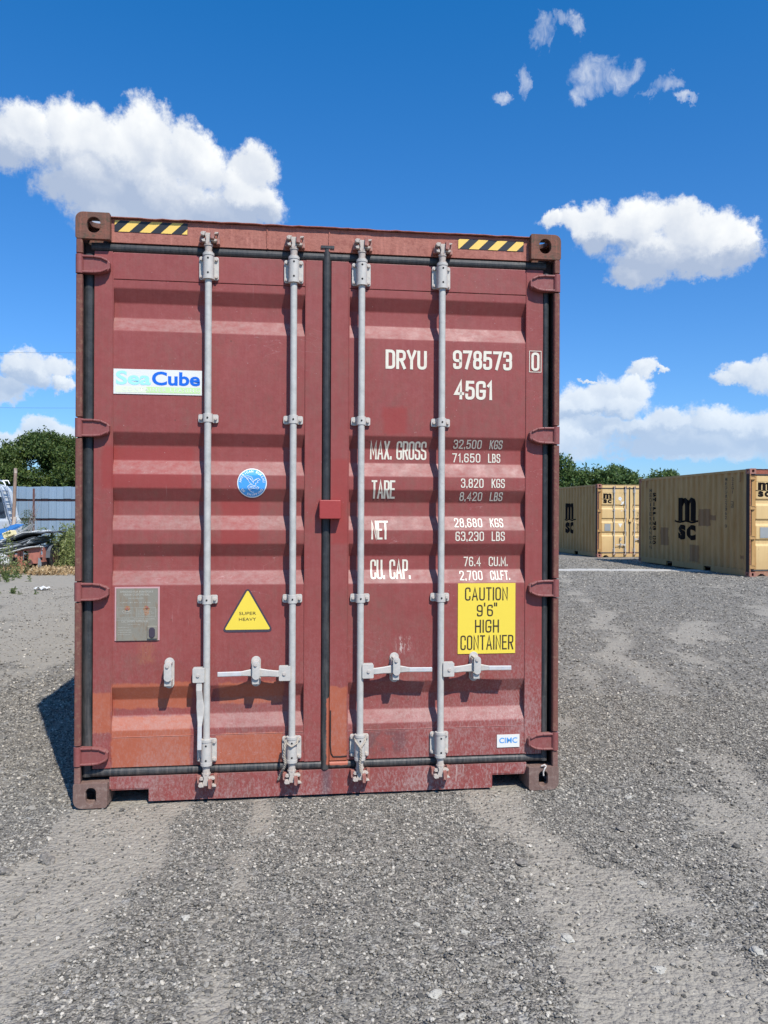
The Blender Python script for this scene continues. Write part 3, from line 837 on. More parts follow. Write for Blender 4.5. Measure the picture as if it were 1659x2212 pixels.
def handle_mesh(direction):
    def build():
        b = MB()
        # stations: distance from the bar, mid height, half height, y front, y back
        st = [(.012, 0, .012, -.022, -.006), (.052, 0, .017, -.024, -.008), (.075, .000, .017, -.027, -.010), (.120, .003, .018, -.020, -.008),
              (.160, .006, .022, -.018, .000), (.200, .006, .019, -.018, -.004), (.235, .005, .014, -.024, -.012), (.250, .004, .0125, -.027, -.014), (.365, .003, .0125, -.030, -.017)]
        if direction == 'down': f = lambda a, c: (-.034 + c*0.9, .004 - a)
        elif direction == 'left': f = lambda a, c: (-a, c)
        else: f = lambda a, c: (a, c)
        vs = []; fs = []
        for (a, m_, h, y0, y1) in st:
            for (c, y) in ((m_-h, y0+.003), (m_-h*.75, y0), (m_+h*.75, y0), (m_+h, y0+.003), (m_+h*.8, y1), (m_-h*.8, y1)):
                x, z = f(a, c); vs.append((x, y, z))
        for i in range(len(st)-1):
            for k in range(6):
                fs.append((i*6+k, i*6+(k+1) % 6, (i+1)*6+(k+1) % 6, (i+1)*6+k))
        fs += [tuple(range(6)), tuple(reversed(range(len(vs)-6, len(vs))))]
        mi0 = len(b.f); b.add(vs, fs)
        for i in range(len(b.f)):
            if 42 <= i < 48: b.mi[i] = 1
        return b.mesh('bar_handle', [M['galv'], M['galv_worn']])
    return cached(('handle', direction), build)
def hub_mesh(direction):
    def build():
        b = MB()
        s = 1 if direction == 'right' else -1
        x0, x1 = sorted((s*.008, s*.066))
        b.prism(rrect(x0, x1, -.036, .036, (.006,)*4, 16), -.027, -.020); b.prism(rrect(x0, x1, -.036, .036, (.006,)*4, 16), .004, .012)
        b.box(*sorted((s*.008, s*.016)), -.022, .006, -.034, .034)
        return b.mesh('handle_hub', [M['galv'], M['bolt']])
    return cached(('hub', direction), build)
def latch_mesh():
    def build():
        b = MB()
        b.prism(obround(0, 0, .024, .076, 20), .036, .043)
        b.box(-.020, -.016, -.010, .038, -.010, .050); 
        b.prism(obround(.002, .018, .0185, .046, 20), -.040, -.034)
        b.box(-.014, .016, -.034, .036, .046, .058)
        b.box(-.017, -.008, -.022, .036, -.055, -.026); b.box(.008, .017, -.022, .036, -.055, -.026); b.box(-.016, .016, -.028, -.020, -.052, -.030)
        return b.mesh('handle_latch', [M['galv'], M['bolt']])
    return cached('latch', build)

def side_fn(pitch=0.285):
    seg = [0, .080, .150, .225, pitch]; xs = [.008, .008, .044, .044, .008]
    def f(u):
        return float(np.interp((u - .17) % pitch, seg, xs))
    brk = lambda L: sorted(set(round(.17 + k*pitch + s_, 4) for k in range(int(L/pitch)+2) for s_ in seg[:4]))
    return f, brk

def build_container(spec):
    H, L = spec['H'], spec['L']; dH = H - 2.896
    root = thing('shipping_container', spec['label'], 'shipping container', spec['loc'], spec['rz'], spec.get('group'))
    P = spec['paint']; post_m = spec['post']; head_m = spec['header']; cast_m = spec['cast']; low_m = spec['cast_low']
    ztop, zbot = 2.585+dH, .330
    FP = full_prof(spec['prof'], ztop, zbot); pf = prof_fn(FP)
    # corner castings
    for (top, right, back) in [(t, r_, k) for t in (1, 0) for r_ in (0, 1) for k in (0, 1)]:
        me = casting_mesh(bool(top), cast_m if top else low_m)
        z = H-.131 if top else 0.0
        o = link('corner_casting', me, root, (CW if right else 0, L if back else 0, z), bevel=.003)
        if right: o.scale.x = -1
        if back: o.scale.y = -1
    # posts
    hz = spec['hinges']
    for right in (0, 1):
        f = (lambda v: v) if not right else (lambda v: CW - v)
        b = MB(); cuts = [.122] + [q for h_ in sorted(hz) for q in (h_-.052, h_+.052)] + [H-.131]
        for i in range(0, len(cuts), 2):
            x0, x1 = sorted((f(.003), f(.034)))
            b.prism(rrect(x0, x1, .002, .032, (.008,)*4, 16), cuts[i], cuts[i+1], axis='z')
        x0, x1 = sorted((f(.006), f(.031)))
        b.box(x0, x1, .0325, .158, .122, H-.131, mi=1)  # inner side of the post coloured dark, carrying part of the gap's shadow
        x0, x1 = sorted((f(.034), f(.085)))
        b.box(x0, x1, .092, .158, .122, H-.131, mi=1)
        link('corner_post', b.mesh('corner_post', [post_m, M['dark']]), root, bevel=.002)
        b = MB(); x0, x1 = sorted((f(.003), f(.16))); b.box(x0, x1, L-.12, L-.002, .122, H-.131)
        link('corner_post', b.mesh('rear_post', [post_m]), root)
    # header with a thin folded lip along the roof edge
    b = MB(); b.box(.162, CW-.162, .040, .16, 2.766+dH, H-.016)
    n = 60; rr_ = random.Random(3)
    top = [(.162 + (CW-.324)*i/n, H-.010 + rr_.uniform(-.0025, .002)*(1 if 2 < i < n-2 else 0)) for i in range(n+1)]
    for i in range(n):
        (xa, za), (xb, zb) = top[i], top[i+1]
        b.add([(xa,.021,za-.003),(xb,.021,zb-.003),(xb,.16,H-.012),(xa,.16,H-.012),(xa,.021,za),(xb,.021,zb),(xb,.16,H-.006),(xa,.16,H-.006)],
              [(0,3,2,1),(4,5,6,7),(0,1,5,4)] + ([(3,0,4,7)] if i == 0 else []) + ([(1,2,6,5)] if i == n-1 else []))
    b.box(.034, .162, .060, .15, 2.69+dH, H-.132, mi=1); b.box(CW-.162, CW-.034, .060, .15, 2.69+dH, H-.132, mi=1)
    link('door_header', b.mesh('door_header', [head_m, M['dark']]), root)
    # sill with fork pockets
    b = MB(); zs = .134
    if spec.get('vpocket'):
        poly = [(.165, .012), (.21, .012), (.30, .075), (.37, .075), (.46, .012), (CW-.46, .012), (CW-.37, .075), (CW-.30, .075), (CW-.21, .012), (CW-.165, .012), (CW-.165, zs), (.165, zs)]
        b.prism(poly, .045, .13)
    else:
        for x0, x1, z0 in ((.162, .3555, .076), (.3555, 2.087, .010), (2.087, CW-.162, .082)): b.box(x0, x1, .045, .060, z0, zs)
        b.box(.162, CW-.162, .060, .16, .095, zs)
        b.box(.170, .3545, .048, .055, .069, .0755); b.box(.350, .3555, .0455, .16, .010, .0755)
        b.box(2.088, 2.270, .048, .055, .075, .0815); b.box(2.087, 2.0925, .0455, .16, .010, .0815)
    link('door_sill', b.mesh('door_sill', [spec['sill']]), root)
    b = MB(); b.box(.35, 2.09, .060, .14, .010, .092); b.box(.05, CW-.05, .5, L-.2, .10, .13)
    link('underframe', b.mesh('underframe', M['under']), root)
    # doors
    wide = ((.080, .168, 1.114, 1.197), (1.242, 1.332, 2.268, 2.357))
    doors = []
    for di, (a0, a1, b0, b1) in enumerate(wide):
        b = MB(); zt, zb = 2.722+dH, .178
        b.box(a0, a1, .045, .085, zb, zt); b.box(b0, b1, .045, .085, zb, zt)
        b.box(a1, b0, .047, .085, 2.588+dH, zt-.002); b.box(a1, b0, .047, .085, zb+.002, .326)
        b.box(a1-.002, a1+.004, .0435, .05, zb+.05, zt-.01); b.box(b0-.004, b0+.002, .0435, .05, zb+.05, zt-.01)
        b.box(a1+.004, b0-.004, .0455, .05, .3265, .3315)
        d = link('door', b.mesh('door', [P]), root, bevel=.003)
        doors.append(d)
        pan = MB(); vs = []; fs = []
        nx = 2
        for (z, y) in FP:
            vs += [(a1, y, z), (b0, y, z)]
        m_ = len(FP)
        for i in range(m_-1): fs.append((2*i, 2*i+1, 2*i+3, 2*i+2))
        pan.add(vs, fs, 0, True)
        link('door_panel', pan.mesh('door_panel', [P]), d)
        bk = MB(); bk.box(a0, b1, .092, .10, zb, zt); link('door_backing', bk.mesh('door_backing', [M['dark']]), d)
        for h_ in hz:
            link('hinge', hinge_mesh(spec['hinge_m'], 'L' if di == 0 else 'R'), d, (0, 0, h_), bevel=.003)
        # gaskets
        def vstrip(b, xc, hw, z0, z1, yb=.066, bu=.024, n=9):
            vs = []
            for z in (z0, z1):
                for k in range(n): t = math.pi*k/(n-1); vs.append((xc - hw*math.cos(t), yb - bu*math.sin(t)**.7, z))
            b.add(vs, [(k, k+1, n+k+1, n+k) for k in range(n-1)] + [tuple(range(n)), tuple(reversed(range(n, 2*n)))], 0, False)
        def hstrip(b, zc, hw, x0, x1, yb=.066, bu=.024, n=9, dz=0):
            vs = []
            for x, dd in ((x0, 0), (x1, dz)):
                for k in range(n): t = math.pi*k/(n-1); vs.append((x, yb - bu*math.sin(t)**.7, zc - hw*math.cos(t) + dd))
            b.add(vs, [(k+1, k, n+k, n+k+1) for k in range(n-1)] + [tuple(reversed(range(n))), tuple(range(n, 2*n))], 0, False)
        b = MB()
        if di == 0:
            vstrip(b, .0530, .0245, .140, 2.705+dH); hstrip(b, 2.744+dH, .0225, .066, 1.215); hstrip(b, .157, .0215, .062, 1.200, yb=.070, bu=.027)
            vstrip(b, 1.2195, .0220, .137, 2.785+dH, yb=.070, bu=.034); b.box(1.188, 1.256, .034, .05, 2.782+dH, 2.796+dH)
        else:
            vstrip(b, 2.3735, .0180, .140, 2.705+dH); hstrip(b, 2.744+dH, .0225, 1.235, 2.372); hstrip(b, .157, .0215, 1.243, 2.376, yb=.070, bu=.027)
        link('gasket', b.mesh('gasket', [spec.get('rubber', M['rubber'])]), d)
    # centre lap plate
    b = MB(); b.prism(rrect(1.184, 1.292, 1.410+spec['lapz'], 1.505+spec['lapz'], (.006,)*4, 16), -.012, .043)
    link('lap_plate', b.mesh('lap_plate', [spec['lap_m']]), root, bevel=.004)
    # locking bars
    hs = spec['handles']
    for i, xb in enumerate((.6325, 1.0520, 1.3940, 1.8080)):
        b = MB(); b.cyl((0, 0, .130), (0, 0, 2.72+dH), .0170, n=20)
        bar = link('locking_bar', b.mesh('locking_bar', [M['galv']]), root, (xb, .004, 0))
        for zz in (2.655+dH, .256):
            br = link('bearing_bracket', bracket_mesh(M['galv'], M['bolt']), root, (xb, .004, zz), bevel=.0015)
            for x in (-.037, .037):
                for z in (-.043, .043): link('bolt', bolt_mesh(), br, (x, .019, z))
        for up_, zz in ((True, 2.716+dH), (False, .194)):
            ce = link('cam_end', cam_mesh(up_), root, (xb, .004, zz), bevel=.002)
            link('cam_keeper', keeper_mesh(up_), ce, bevel=.002)
        for gz in spec['guides']:
            gd = link('bar_guide', guide_mesh(M['galv'], M['bolt']), root, (xb, .004, gz), bevel=.001)
            for x in (-.036, .036): link('bolt', bolt_mesh(), gd, (x, .0185, 0))
        if hs[i]:
            dr, z = hs[i]
            hb = link('handle_hub', hub_mesh('left' if dr == 'down' else dr), root, (xb, .004, z), bevel=.0015)
            link('bolt', bolt_mesh(.009, .009), hb, ((.040 if dr == 'right' else -.040), -.033, 0))
            link('bar_handle', handle_mesh(dr), root, (xb, .004, z + (-.004 if dr == 'down' else 0)), bevel=.002)
    for x, z in spec['latches']:
        lt = link('handle_latch', latch_mesh(), root, (x, .004, z), bevel=.0015)
        link('bolt', bolt_mesh(.0095, .012), lt, (0, -.047, .048)); link('bolt', bolt_mesh(.0095, .015), lt, (.002, .022, -.060))
    # body
    sf, brk = side_fn()
    us = [.16] + [q for q in brk(L) if .165 < q < L-.13] + [L-.12]
    for right in (0, 1):
        b = MB(); vs = []
        for u_ in us:
            x = sf(u_) if not right else CW - sf(u_); vs += [(x, u_, .16), (x, u_, H-.075)]
        b.add(vs, [(2*i, 2*i+2, 2*i+3, 2*i+1) for i in range(len(us)-1)])
        link('side_wall', b.mesh('side_wall', [P if not right else spec['paint']]), root)
        b = MB(); x0, x1 = (.002, .062) if not right else (CW-.062, CW-.002)
        b.box(x0, x1, .16, L-.12, H-.075, H-.012); link('top_rail', b.mesh('top_rail', [spec['rail']]), root)
        b = MB(); pk = spec['pockets']; x0, x1 = (.004, .050) if not right else (CW-.050, CW-.004)
        ys = [.17] + [q for p in pk for q in p] + [L-.13]
        for i in range(0, len(ys), 2): b.box(x0, x1, ys[i], ys[i+1], .012, .162)
        for (p0, p1) in pk:
            b.box(x0+.001, x1, p0, p1, .135, .161); b.box(x0+.03, x1+.6 if not right else x1, p0, p1, .13, .134)
        link('bottom_rail', b.mesh('bottom_rail', [spec['rail']]), root)
    b = MB(); vs = []; m_ = 0
    ny = int(L/.22)
    for j in range(ny+1):
        y = .155 + (L-.31)*j/ny; z = H-.02 - (.018 if j % 2 else 0); vs += [(.05, y, z), (CW-.05, y, z)]
    b.add(vs, [(2*j, 2*j+1, 2*j+3, 2*j+2) for j in range(ny)])
    link('roof', b.mesh('roof', [spec['roof']]), root)
    b = MB(); vs = []; nxx = 18
    for j in range(nxx+1):
        x = .15 + (CW-.3)*j/nxx; y = L-.03 - (.036 if j % 2 else 0); vs += [(x, y, .12), (x, y, H-.1)]
    b.add(vs, [(2*j, 2*j+2, 2*j+3, 2*j+1) for j in range(nxx)]); b.box(.16, CW-.16, L-.08, L-.01, H-.11, H-.012); b.box(.16, CW-.16, L-.08, L-.01, .012, .12)
    link('end_wall', b.mesh('end_wall', [P]), root)
    return root, pf, [p[0] for p in FP]

red, red_pf, red_brk = build_container(dict(H=2.896, L=12.192, loc=(X0, D0, 0), rz=YAW,
    label='maroon shipping container doors-on in the foreground, patched with orange-brown paint',
    paint=M['red'], post=M['red_post'], header=M['red_header'], cast=M['casting'], cast_low=M['casting_low'], sill=M['red_plain'],
    rail=M['red_plain'], roof=M['red_plain'], hinge_m=M['red_hinge'], lap_m=M['red_bright'], prof=RED_PROF,
    hinges=(2.645, 1.850, 1.052, .252), lapz=0.0, guides=(1.907, 1.008),
    handles=(('down', .640), ('left', .640), ('right', .643), ('right', .643)),
    latches=((.448, .643), (.872, .643), (1.573, .649), (1.990, .646)),
    pockets=((5.0, 5.36), (6.8, 7.16))))

def part(name, me, parent=red, **k): return link(name, me, parent, **k)
def flat(name, polys, mat, parent, t, eps=.0016, label=None, pf=None, brk=None):
    return link(name, flat_to_mesh(name, polys, mat, pf or red_pf, t, brk or red_brk, eps), parent, label=label)
def solid(name, bm, mat, parent, eps=.0016, label=None, pf=None, brk=None):
    return link(name, finish_flat(name, bm, mat, pf or red_pf, brk or red_brk, eps), parent, label=label)
const = lambda y: (lambda x, z: y)

def words(name, items, mat, parent, t, label=None, pf=None, brk=None, eps=.0016, gap=.36):
    polys = []
    for text, box in items: polys += text_mesh_pts(text, box, t, gap)
    return flat(name, polys, mat, parent, t, eps, label, pf, brk)

W = M['white_print']
words('container_number', [('DRYU', (1.522, 1.737, 2.182, 2.281))], W, red, .0150, 'cream owner code DRYU', gap=.52)
words('container_number', [('978573', (1.874, 2.190, 2.190, 2.288))], W, red, .0150, 'cream serial number 978573', gap=.52)
words('size_code', [('45G1', (1.882, 2.085, 2.033, 2.131))], W, red, .0150, 'cream lettering reading 45G1', gap=.52)
cd = words('check_digit', [('0', (2.293, 2.337, 2.191, 2.288))], W, red, .0130, 'cream check digit 0', pf=const(.0435), brk=(3,))
sq = [Vector(p) for p in ((2.283, 2.185), (2.346, 2.185), (2.346, 2.295), (2.283, 2.295))]
flat('digit_frame', [(sq, True, 0)], W, cd, .0032, pf=const(.0435), brk=(3,))
rows = [('MAX. GROSS', (1.447, 1.743, 1.718, 1.812), .0092, 'MAX. GROSS'), ('TARE', (1.453, 1.575, 1.515, 1.609), .0100, 'TARE'),
        ('NET', (1.452, 1.540, 1.305, 1.401), .0100, 'NET'), ('CU. CAP.', (1.451, 1.660, 1.100, 1.200), .0098, 'CU. CAP.')]
for t_, b_, w_, l_ in rows: words('load_heading', [(t_, b_)], W, red, w_, 'cream heading ' + l_, gap=.50)
vals = [('32,500', (1.884, 2.034, 1.779, 1.824), 'KGS', (2.077, 2.146)), ('71,650', (1.881, 2.031, 1.708, 1.755), 'LBS', (2.073, 2.139)),
        ('3,820', (1.920, 2.040, 1.574, 1.622), 'KGS', (2.083, 2.154)), ('8,420', (1.917, 2.037, 1.506, 1.552), 'LBS', (2.079, 2.147)),
        ('28,680', (1.889, 2.038, 1.368, 1.415), 'KGS', (2.080, 2.151)), ('63,230', (1.892, 2.043, 1.297, 1.346), 'LBS', (2.085, 2.155)),
        ('76.4', (1.944, 2.036, 1.163, 1.213), 'CU.M.', (2.079, 2.181)), ('2,700', (1.919, 2.041, 1.092, 1.140), 'CU.FT.', (2.083, 2.188))]
for a, b_, u_, (ux0, ux1) in vals:
    words('load_figure', [(a, b_)], W, red, .0056, 'cream figure ' + a, gap=.55)
    words('load_unit', [(u_, (ux0, ux1, b_[2], b_[3]))], W, red, .0056, 'cream unit ' + u_ + ' after ' + a, gap=.55)

# hazard stripes on the header
for x0, x1, z0, z1, ph in ((.176, .527, 2.819, 2.874, 0.0), (1.897, 2.247, 2.813, 2.863, 0.045)):
    b = MB(); b.box(x0, x1, .0376, .0392, z0, z1)
    tp = link('hazard_tape', b.mesh('hazard_tape', [M['tape_black']]), red, label='black and yellow diagonal striped tape')
    polys = []; pitch = .1015; sl = z1-z0
    for k in range(-2, 6):
        a = x0 + k*pitch + (0.018 if ph == 0 else -.045)
        quad = [(a, z0), (a+.052, z0), (a+.052+sl*1.05, z1), (a+sl*1.05, z1)]
        # clip to the tape
        outq = []
        for side, lim in ((0, x0+.001), (1, x1-.001)):
            src = quad if side == 0 else outq; res = []
            for i in range(len(src)):
                p, q = src[i-1], src[i]
                ip = (p[0] >= lim) if side == 0 else (p[0] <= lim); iq = (q[0] >= lim) if side == 0 else (q[0] <= lim)
                if ip != iq:
                    t_ = (lim-p[0])/(q[0]-p[0]); res.append((lim, p[1]+(q[1]-p[1])*t_))
                if iq: res.append(q)
            outq = res
            if not res: break
        if len(outq) >= 3: polys.append(outq)
    for pq in polys:
        bm = poly_bm([pq]); solid('stripe', bm, M['tape_yellow'], tp, eps=0, pf=const(.0368), brk=(9,))

# weld seams on the header
for xs_ in (.918, 1.230):
    b = MB(); r_ = random.Random(int(xs_*1000)); pts = [(xs_ + r_.uniform(-.002, .002), .0395, 2.768 + .108*i/18) for i in range(19)]
    b.tube(pts, [r_.uniform(.0025, .005) for _ in pts], 6); part('weld_seam', b.mesh('weld_seam', [M['red_header']]))

b = MB(); b.tube([(1.2475,.0435,.435),(1.247,.0435,.26),(1.251,.0435,.215),(1.262,.0435,.200),(1.300,.0435,.199),(1.331,.0435,.201)], .0034, 6); part('sealant_bead', b.mesh('sealant_bead', [M['dark']]))
# leasing sticker
b = MB(); b.box(.173, .599, .0445, .0465, 2.023, 2.146); sc = part('leasing_sticker', b.mesh('leasing_sticker', [M['sticker_white']]), label='white leasing company sticker reading SeaCube Container Leasing')
ky = dict(pf=const(.0438), brk=(9,), eps=0)
solid('logo_word', font_bm('Sea', (.184, .352, 2.068, 2.137), bold=.030), M['logo_cyan'], sc, **ky)
solid('logo_word', font_bm('Cube', (.357, .590, 2.068, 2.137), bold=.030), M['logo_blue'], sc, **ky)
solid('logo_band', poly_bm([[(.330, 2.031), (.592, 2.031), (.592, 2.060), (.330, 2.060)]]), M['logo_lime'], sc, **ky)
solid('logo_band', poly_bm([[(.183, 2.031), (.3295, 2.031), (.3295, 2.060), (.183, 2.060)]]), M['logo_lime_faded'], sc, **ky)
solid('logo_tagline', font_bm('CONTAINER LEASING', (.215, .588, 2.037, 2.055), bold=.01, spacing=1.3), M['sticker_white'], sc, pf=const(.0432), brk=(9,), eps=0)

# classification society disc, following the corrugation
def disc_bm(cx, cz, r, n=48):
    return poly_bm([[(cx + r*math.cos(2*math.pi*i/n), cz + r*math.sin(2*math.pi*i/n)) for i in range(n)]])
DX, DZ = .848, 1.589
ab = solid('round_emblem', disc_bm(DX, DZ, .0735), M['foil_print'], red, .0016, 'round blue foil sticker reading American Bureau of Shipping around an eagle')
solid('emblem_field', disc_bm(DX, DZ, .0690), M['disc_blue'], ab, .0022)
lst = []
s1 = 'AMERICAN BUREAU'
for i, ch in enumerate(s1):
    if ch == ' ': continue
    a = R(172 - i*(164/(len(s1)-1))); lst.append(font_bm(ch, None, .02, .0115, DX + .0590*math.cos(a), DZ + .0590*math.sin(a), rot=a-math.pi/2))
s1 = 'OF SHIPPING'
for i, ch in enumerate(s1):
    if ch == ' ': continue
    a = R(216 + i*(108/(len(s1)-1))); lst.append(font_bm(ch, None, .02, .0115, DX + .0590*math.cos(a), DZ + .0590*math.sin(a), rot=a+math.pi/2))
solid('emblem_lettering', join_bm(lst), M['foil_print'], ab, .0028)
eag = [[(-.040,.034),(-.026,.020),(-.012,.002),(.002,-.010)],[(-.040,.034),(-.020,.036),(-.002,.030),(.006,.012),(.006,-.002)],[(-.030,.026),(-.008,.022),(.004,.004)],
       [(.006,.002),(.016,.018),(.032,.024),(.040,.016),(.026,.010),(.030,.002),(.016,-.002),(.020,-.012),(.006,-.014)],[(-.022,-.018),(-.010,-.008),(.004,-.012),(.020,-.022),(.030,-.020)],
       [(-.022,-.018),(-.016,-.034),(.000,-.028),(.018,-.026)],[(-.014,-.036),(.000,-.046),(.010,-.046)],[(-.020,.030),(-.004,.014)],[(-.034,.032),(-.016,.012)],[(.010,.010),(.026,.020)],[(-.012,-.016),(.010,-.022)],[(-.014,-.026),(.006,-.018)],
       [(.026,-.018),(.034,-.022),(.030,-.030),(.022,-.028)]]
flat('emblem_eagle', [([Vector((DX+x, DZ+z)) for x, z in e], False, k) for k, e in enumerate(eag)], M['foil_print'], ab, .0021, .0026)

# super heavy triangle
def tri(cx, zb, w, h, r):
    return rnd_poly([(cx-w/2, zb), (cx+w/2, zb), (cx, zb+h)], r, True)
t1 = part('warning_triangle', None) if False else solid('warning_triangle', poly_bm([[tuple(p) for p in tri(.829, .839, .262, .232, .020)]]), M['sign_dark'], red, .0016, 'yellow warning triangle with dark border reading SUPER HEAVY')
solid('triangle_field', poly_bm([[tuple(p) for p in tri(.829, .852, .228, .200, .007)]]), M['sign_yellow'], t1, .0024)
solid('triangle_lettering', join_bm([font_bm('SUPER', (.787, .871, .926, .9415)), font_bm('HEAVY', (.786, .871, .8965, .912))]), M['black_print'], t1, .0032)

# height warning sign
b = MB(); b.box(1.906, 2.213, .0445, .0465, .710, 1.077); cs = part('height_sign', b.mesh('height_sign', [M['sign_yellow']]), label='yellow sign reading CAUTION 9 foot 6 inch HIGH CONTAINER')
words('sign_lettering', [('CAUTION', (1.943, 2.172, .987, 1.056)), ('9', (2.006, 2.038, .904, .965)), ("'", (2.0445, 2.052, .905, .976)), ('6', (2.061, 2.093, .904, .965)), ("'", (2.098, 2.105, .905, .976)), ("'", (2.108, 2.115, .905, .976)),
      ('HIGH', (1.997, 2.125, .819, .887)), ('CONTAINER', (1.920, 2.203, .730, .806))], M['black_print'], cs, .0072, pf=const(.0443), brk=(9,), eps=.0005, gap=.55)

# builder decal
b = MB(); b.box(2.117, 2.238, .0425, .0465, .218, .284); cm = part('builder_decal', b.mesh('builder_decal', [M['sticker_white']]), label='small worn white decal with blue letters CIMC')
solid('decal_lettering', font_bm('CIMC', (2.129, 2.226, .240, .269), bold=.02), M['cimc_blue'], cm, pf=const(.0418), brk=(9,), eps=0)

# data plate
b = MB(); b.box(.184, .399, .0435, .0465, .806, 1.071); dp = part('data_plate', b.mesh('data_plate', [M['plate_rim']]), label='grey metal safety approval plate with rust stains')
b = MB(); b.box(.191, .391, .0415, .0434, .806, 1.064); link('plate_face', b.mesh('plate_face', [M['plate']]), dp)
px0, pz1 = .191, 1.064
items = [('APPROVED FOR TRANSPORT', .018, .176, .012, .010), ('UNDER CUSTOMS SEAL', .035, .160, .026, .010), ('DALIAN CHINA 2005', .058, .130, .046, .006), ('GB/C 41 BV 2713-06', .02, .165, .067, .0055),
         ('CIMC', .028, .072, .108, .011), ('CONTAINERS', .026, .074, .122, .004), ('TYPE DL40-06', .016, .064, .148, .005), ('MANUFACTURERS No. OF THE CONTAINER', .085, .185, .148, .005), ('CSC SAFETY APPROVAL', .025, .155, .158, .010),
         ('DATE MANUFACTURED', .055, .115, .176, .004), ('IDENTIFICATION No.', .010, .062, .190, .0045), ('MAXIMUM GROSS WEIGHT', .010, .072, .203, .0045), ('ALLOWABLE STACKING WEIGHT', .010, .074, .214, .0045), ('RACKING TEST LOAD VALUE', .010, .066, .225, .0045)]
lst = [font_bm(t_, (px0+a, px0+b_, pz1-z-h, pz1-z), bold=.01) for t_, a, b_, z, h in items]
for k in range(5): lst.append(font_bm(['TIMBER COMPONENT', 'TREATMENT', 'IM/TAILLEUR 450', 'DATE 2005', 'SAFETY PLATE'][k], (px0+.105, px0+.105+.06+.008*((k*7) % 3), pz1-.106-.0075*k-.0045, pz1-.106-.0075*k)))
for z in (.095, .1415, .156): lst.append(poly_bm([[(px0+.004, pz1-z-.0012), (px0+.190, pz1-z-.0012), (px0+.190, pz1-z), (px0+.004, pz1-z)]]))
for x in (.004, .098, .189): lst.append(poly_bm([[(px0+x, pz1-.141), (px0+x+.0012, pz1-.141), (px0+x+.0012, pz1-.096), (px0+x, pz1-.096)]]))
solid('plate_text', join_bm(lst), M['plate_text'], dp, pf=const(.0411), brk=(9,), eps=0)
for x, z in ((.053, .100), (.148, .094)):
    b = MB(); b.cyl((px0+x, .0375, pz1-z), (px0+x, .0414, pz1-z), .0062, n=12); link('rivet', b.mesh('rivet', [M['cam_red']]), dp)
rr_ = random.Random(5)
for x, z, w_, h_ in ((.053, .101, .015, .016), (.145, .112, .016, .026)):
    rs_ = (poly_bm([[(px0+x+w_*rr_.uniform(.7, 1.1)*math.cos(2*math.pi*i/14), pz1-z+h_*rr_.uniform(.7, 1.1)*math.sin(2*math.pi*i/14)) for i in range(14)]]))
    solid('rust_stain', rs_, M['rust_spot'], dp, pf=const(.0413), brk=(9,), eps=0)
b = MB(); b.box(.341, .388, .033, .0412, .815, .878); b.prism(obround(.364, .846, .015, .026, 16), .029, .034, mi=1)
link('seal_pocket', b.mesh('seal_pocket', [M['plate'], M['sign_dark']]), dp, bevel=.002)

# ropes and string left on the hardware
def to_world(x, y, z=0): return Vector((X0 + x*UX - y*UY, D0 + x*UY + y*UX, z))
def rope(pts, r, label, mat, strands=True, cat='rope'):
    b = MB()
    P = [Vector(p) for p in pts]
    Q = []
    for i in range(len(P)-1):
        for k in range(6): Q.append(P[i].lerp(P[i+1], k/6))
    Q.append(P[-1])
    if strands:
        for s_ in range(3):
            b.tube([to_world(p.x + r*.7*math.cos(i*1.0 + s_*2.09), p.y + r*.5*math.sin(i*1.0 + s_*2.09), p.z) for i, p in enumerate(Q)], r*.62, 5)
    else: b.tube([to_world(p.x, p.y, p.z) for p in Q], r, 6)
    me = b.mesh('rope', [mat])
    base = min((Vector(q) for q in b.v), key=lambda q: q.z)
    o = link('rope', me)
    tag(o, label, cat); return o
rope([(1.022, .030, .312), (1.026, -.015, .292), (1.050, -.032, .278), (1.078, -.020, .292), (1.084, .010, .312)], .0042, 'frayed hemp rope loop round the second locking bar from the left', M['rope'])
rope([(1.022, -.018, .310), (1.016, -.030, .270), (1.014, -.026, .230), (1.020, -.022, .195), (1.012, -.01, .165), (1.000, .020, .135), (.985, .035, .095)], .0060, 'frayed hemp rope end hanging beside the second locking bar bracket', M['rope'])
rope([(1.366, .020, .315), (1.372, -.020, .290), (1.394, -.036, .262), (1.418, -.020, .290), (1.424, .016, .315)], .0045, 'twisted hemp loop round the third locking bar from the left', M['rope'])
rope([(1.394, -.038, .262), (1.396, -.036, .225), (1.390, -.034, .190), (1.392, -.032, .155), (1.398, -.030, .135)], .0062, 'knotted hemp rope hanging down the third locking bar', M['rope'])
rope([(2.342, -.004, .128), (2.356, -.010, .136), (2.366, -.010, .128), (2.356, -.012, .116), (2.350, -.010, .098), (2.352, -.008, .080)], .0042, 'bit of white string tied at the bottom right corner casting', M['string'], False, 'string')

# ------------------------------------------------------------------ the two yellow containers
def yspec(label, loc, rz, paint, header, handles, latches, vp=True):
    return dict(H=2.591, L=6.058, loc=loc, rz=rz, label=label, group='yellow shipping containers behind on the right', paint=paint, post=M['yel_rust'], header=header, cast=M['yel_rustred'], cast_low=M['yel_rustred'],
        sill=M['yel_rust'] if header is not paint else paint, rail=paint, roof=paint, hinge_m=paint, lap_m=paint, prof=YEL_PROF, hinges=(2.370, 1.655, .945, .245), lapz=-.15,
        guides=(1.66, .93), handles=handles, latches=latches, pockets=((1.76, 2.12), (3.86, 4.22)), vpocket=vp)
YA, YB = (7.533, 27.78, -.124), (8.693, 18.707, -.0686)
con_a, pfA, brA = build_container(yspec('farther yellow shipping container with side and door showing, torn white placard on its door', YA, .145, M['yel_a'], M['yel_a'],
    (None, ('left', .44), ('right', .64), ('right', .64)), ((.872, .64), (.872, .44), (1.573, .64), (1.99, .64))))
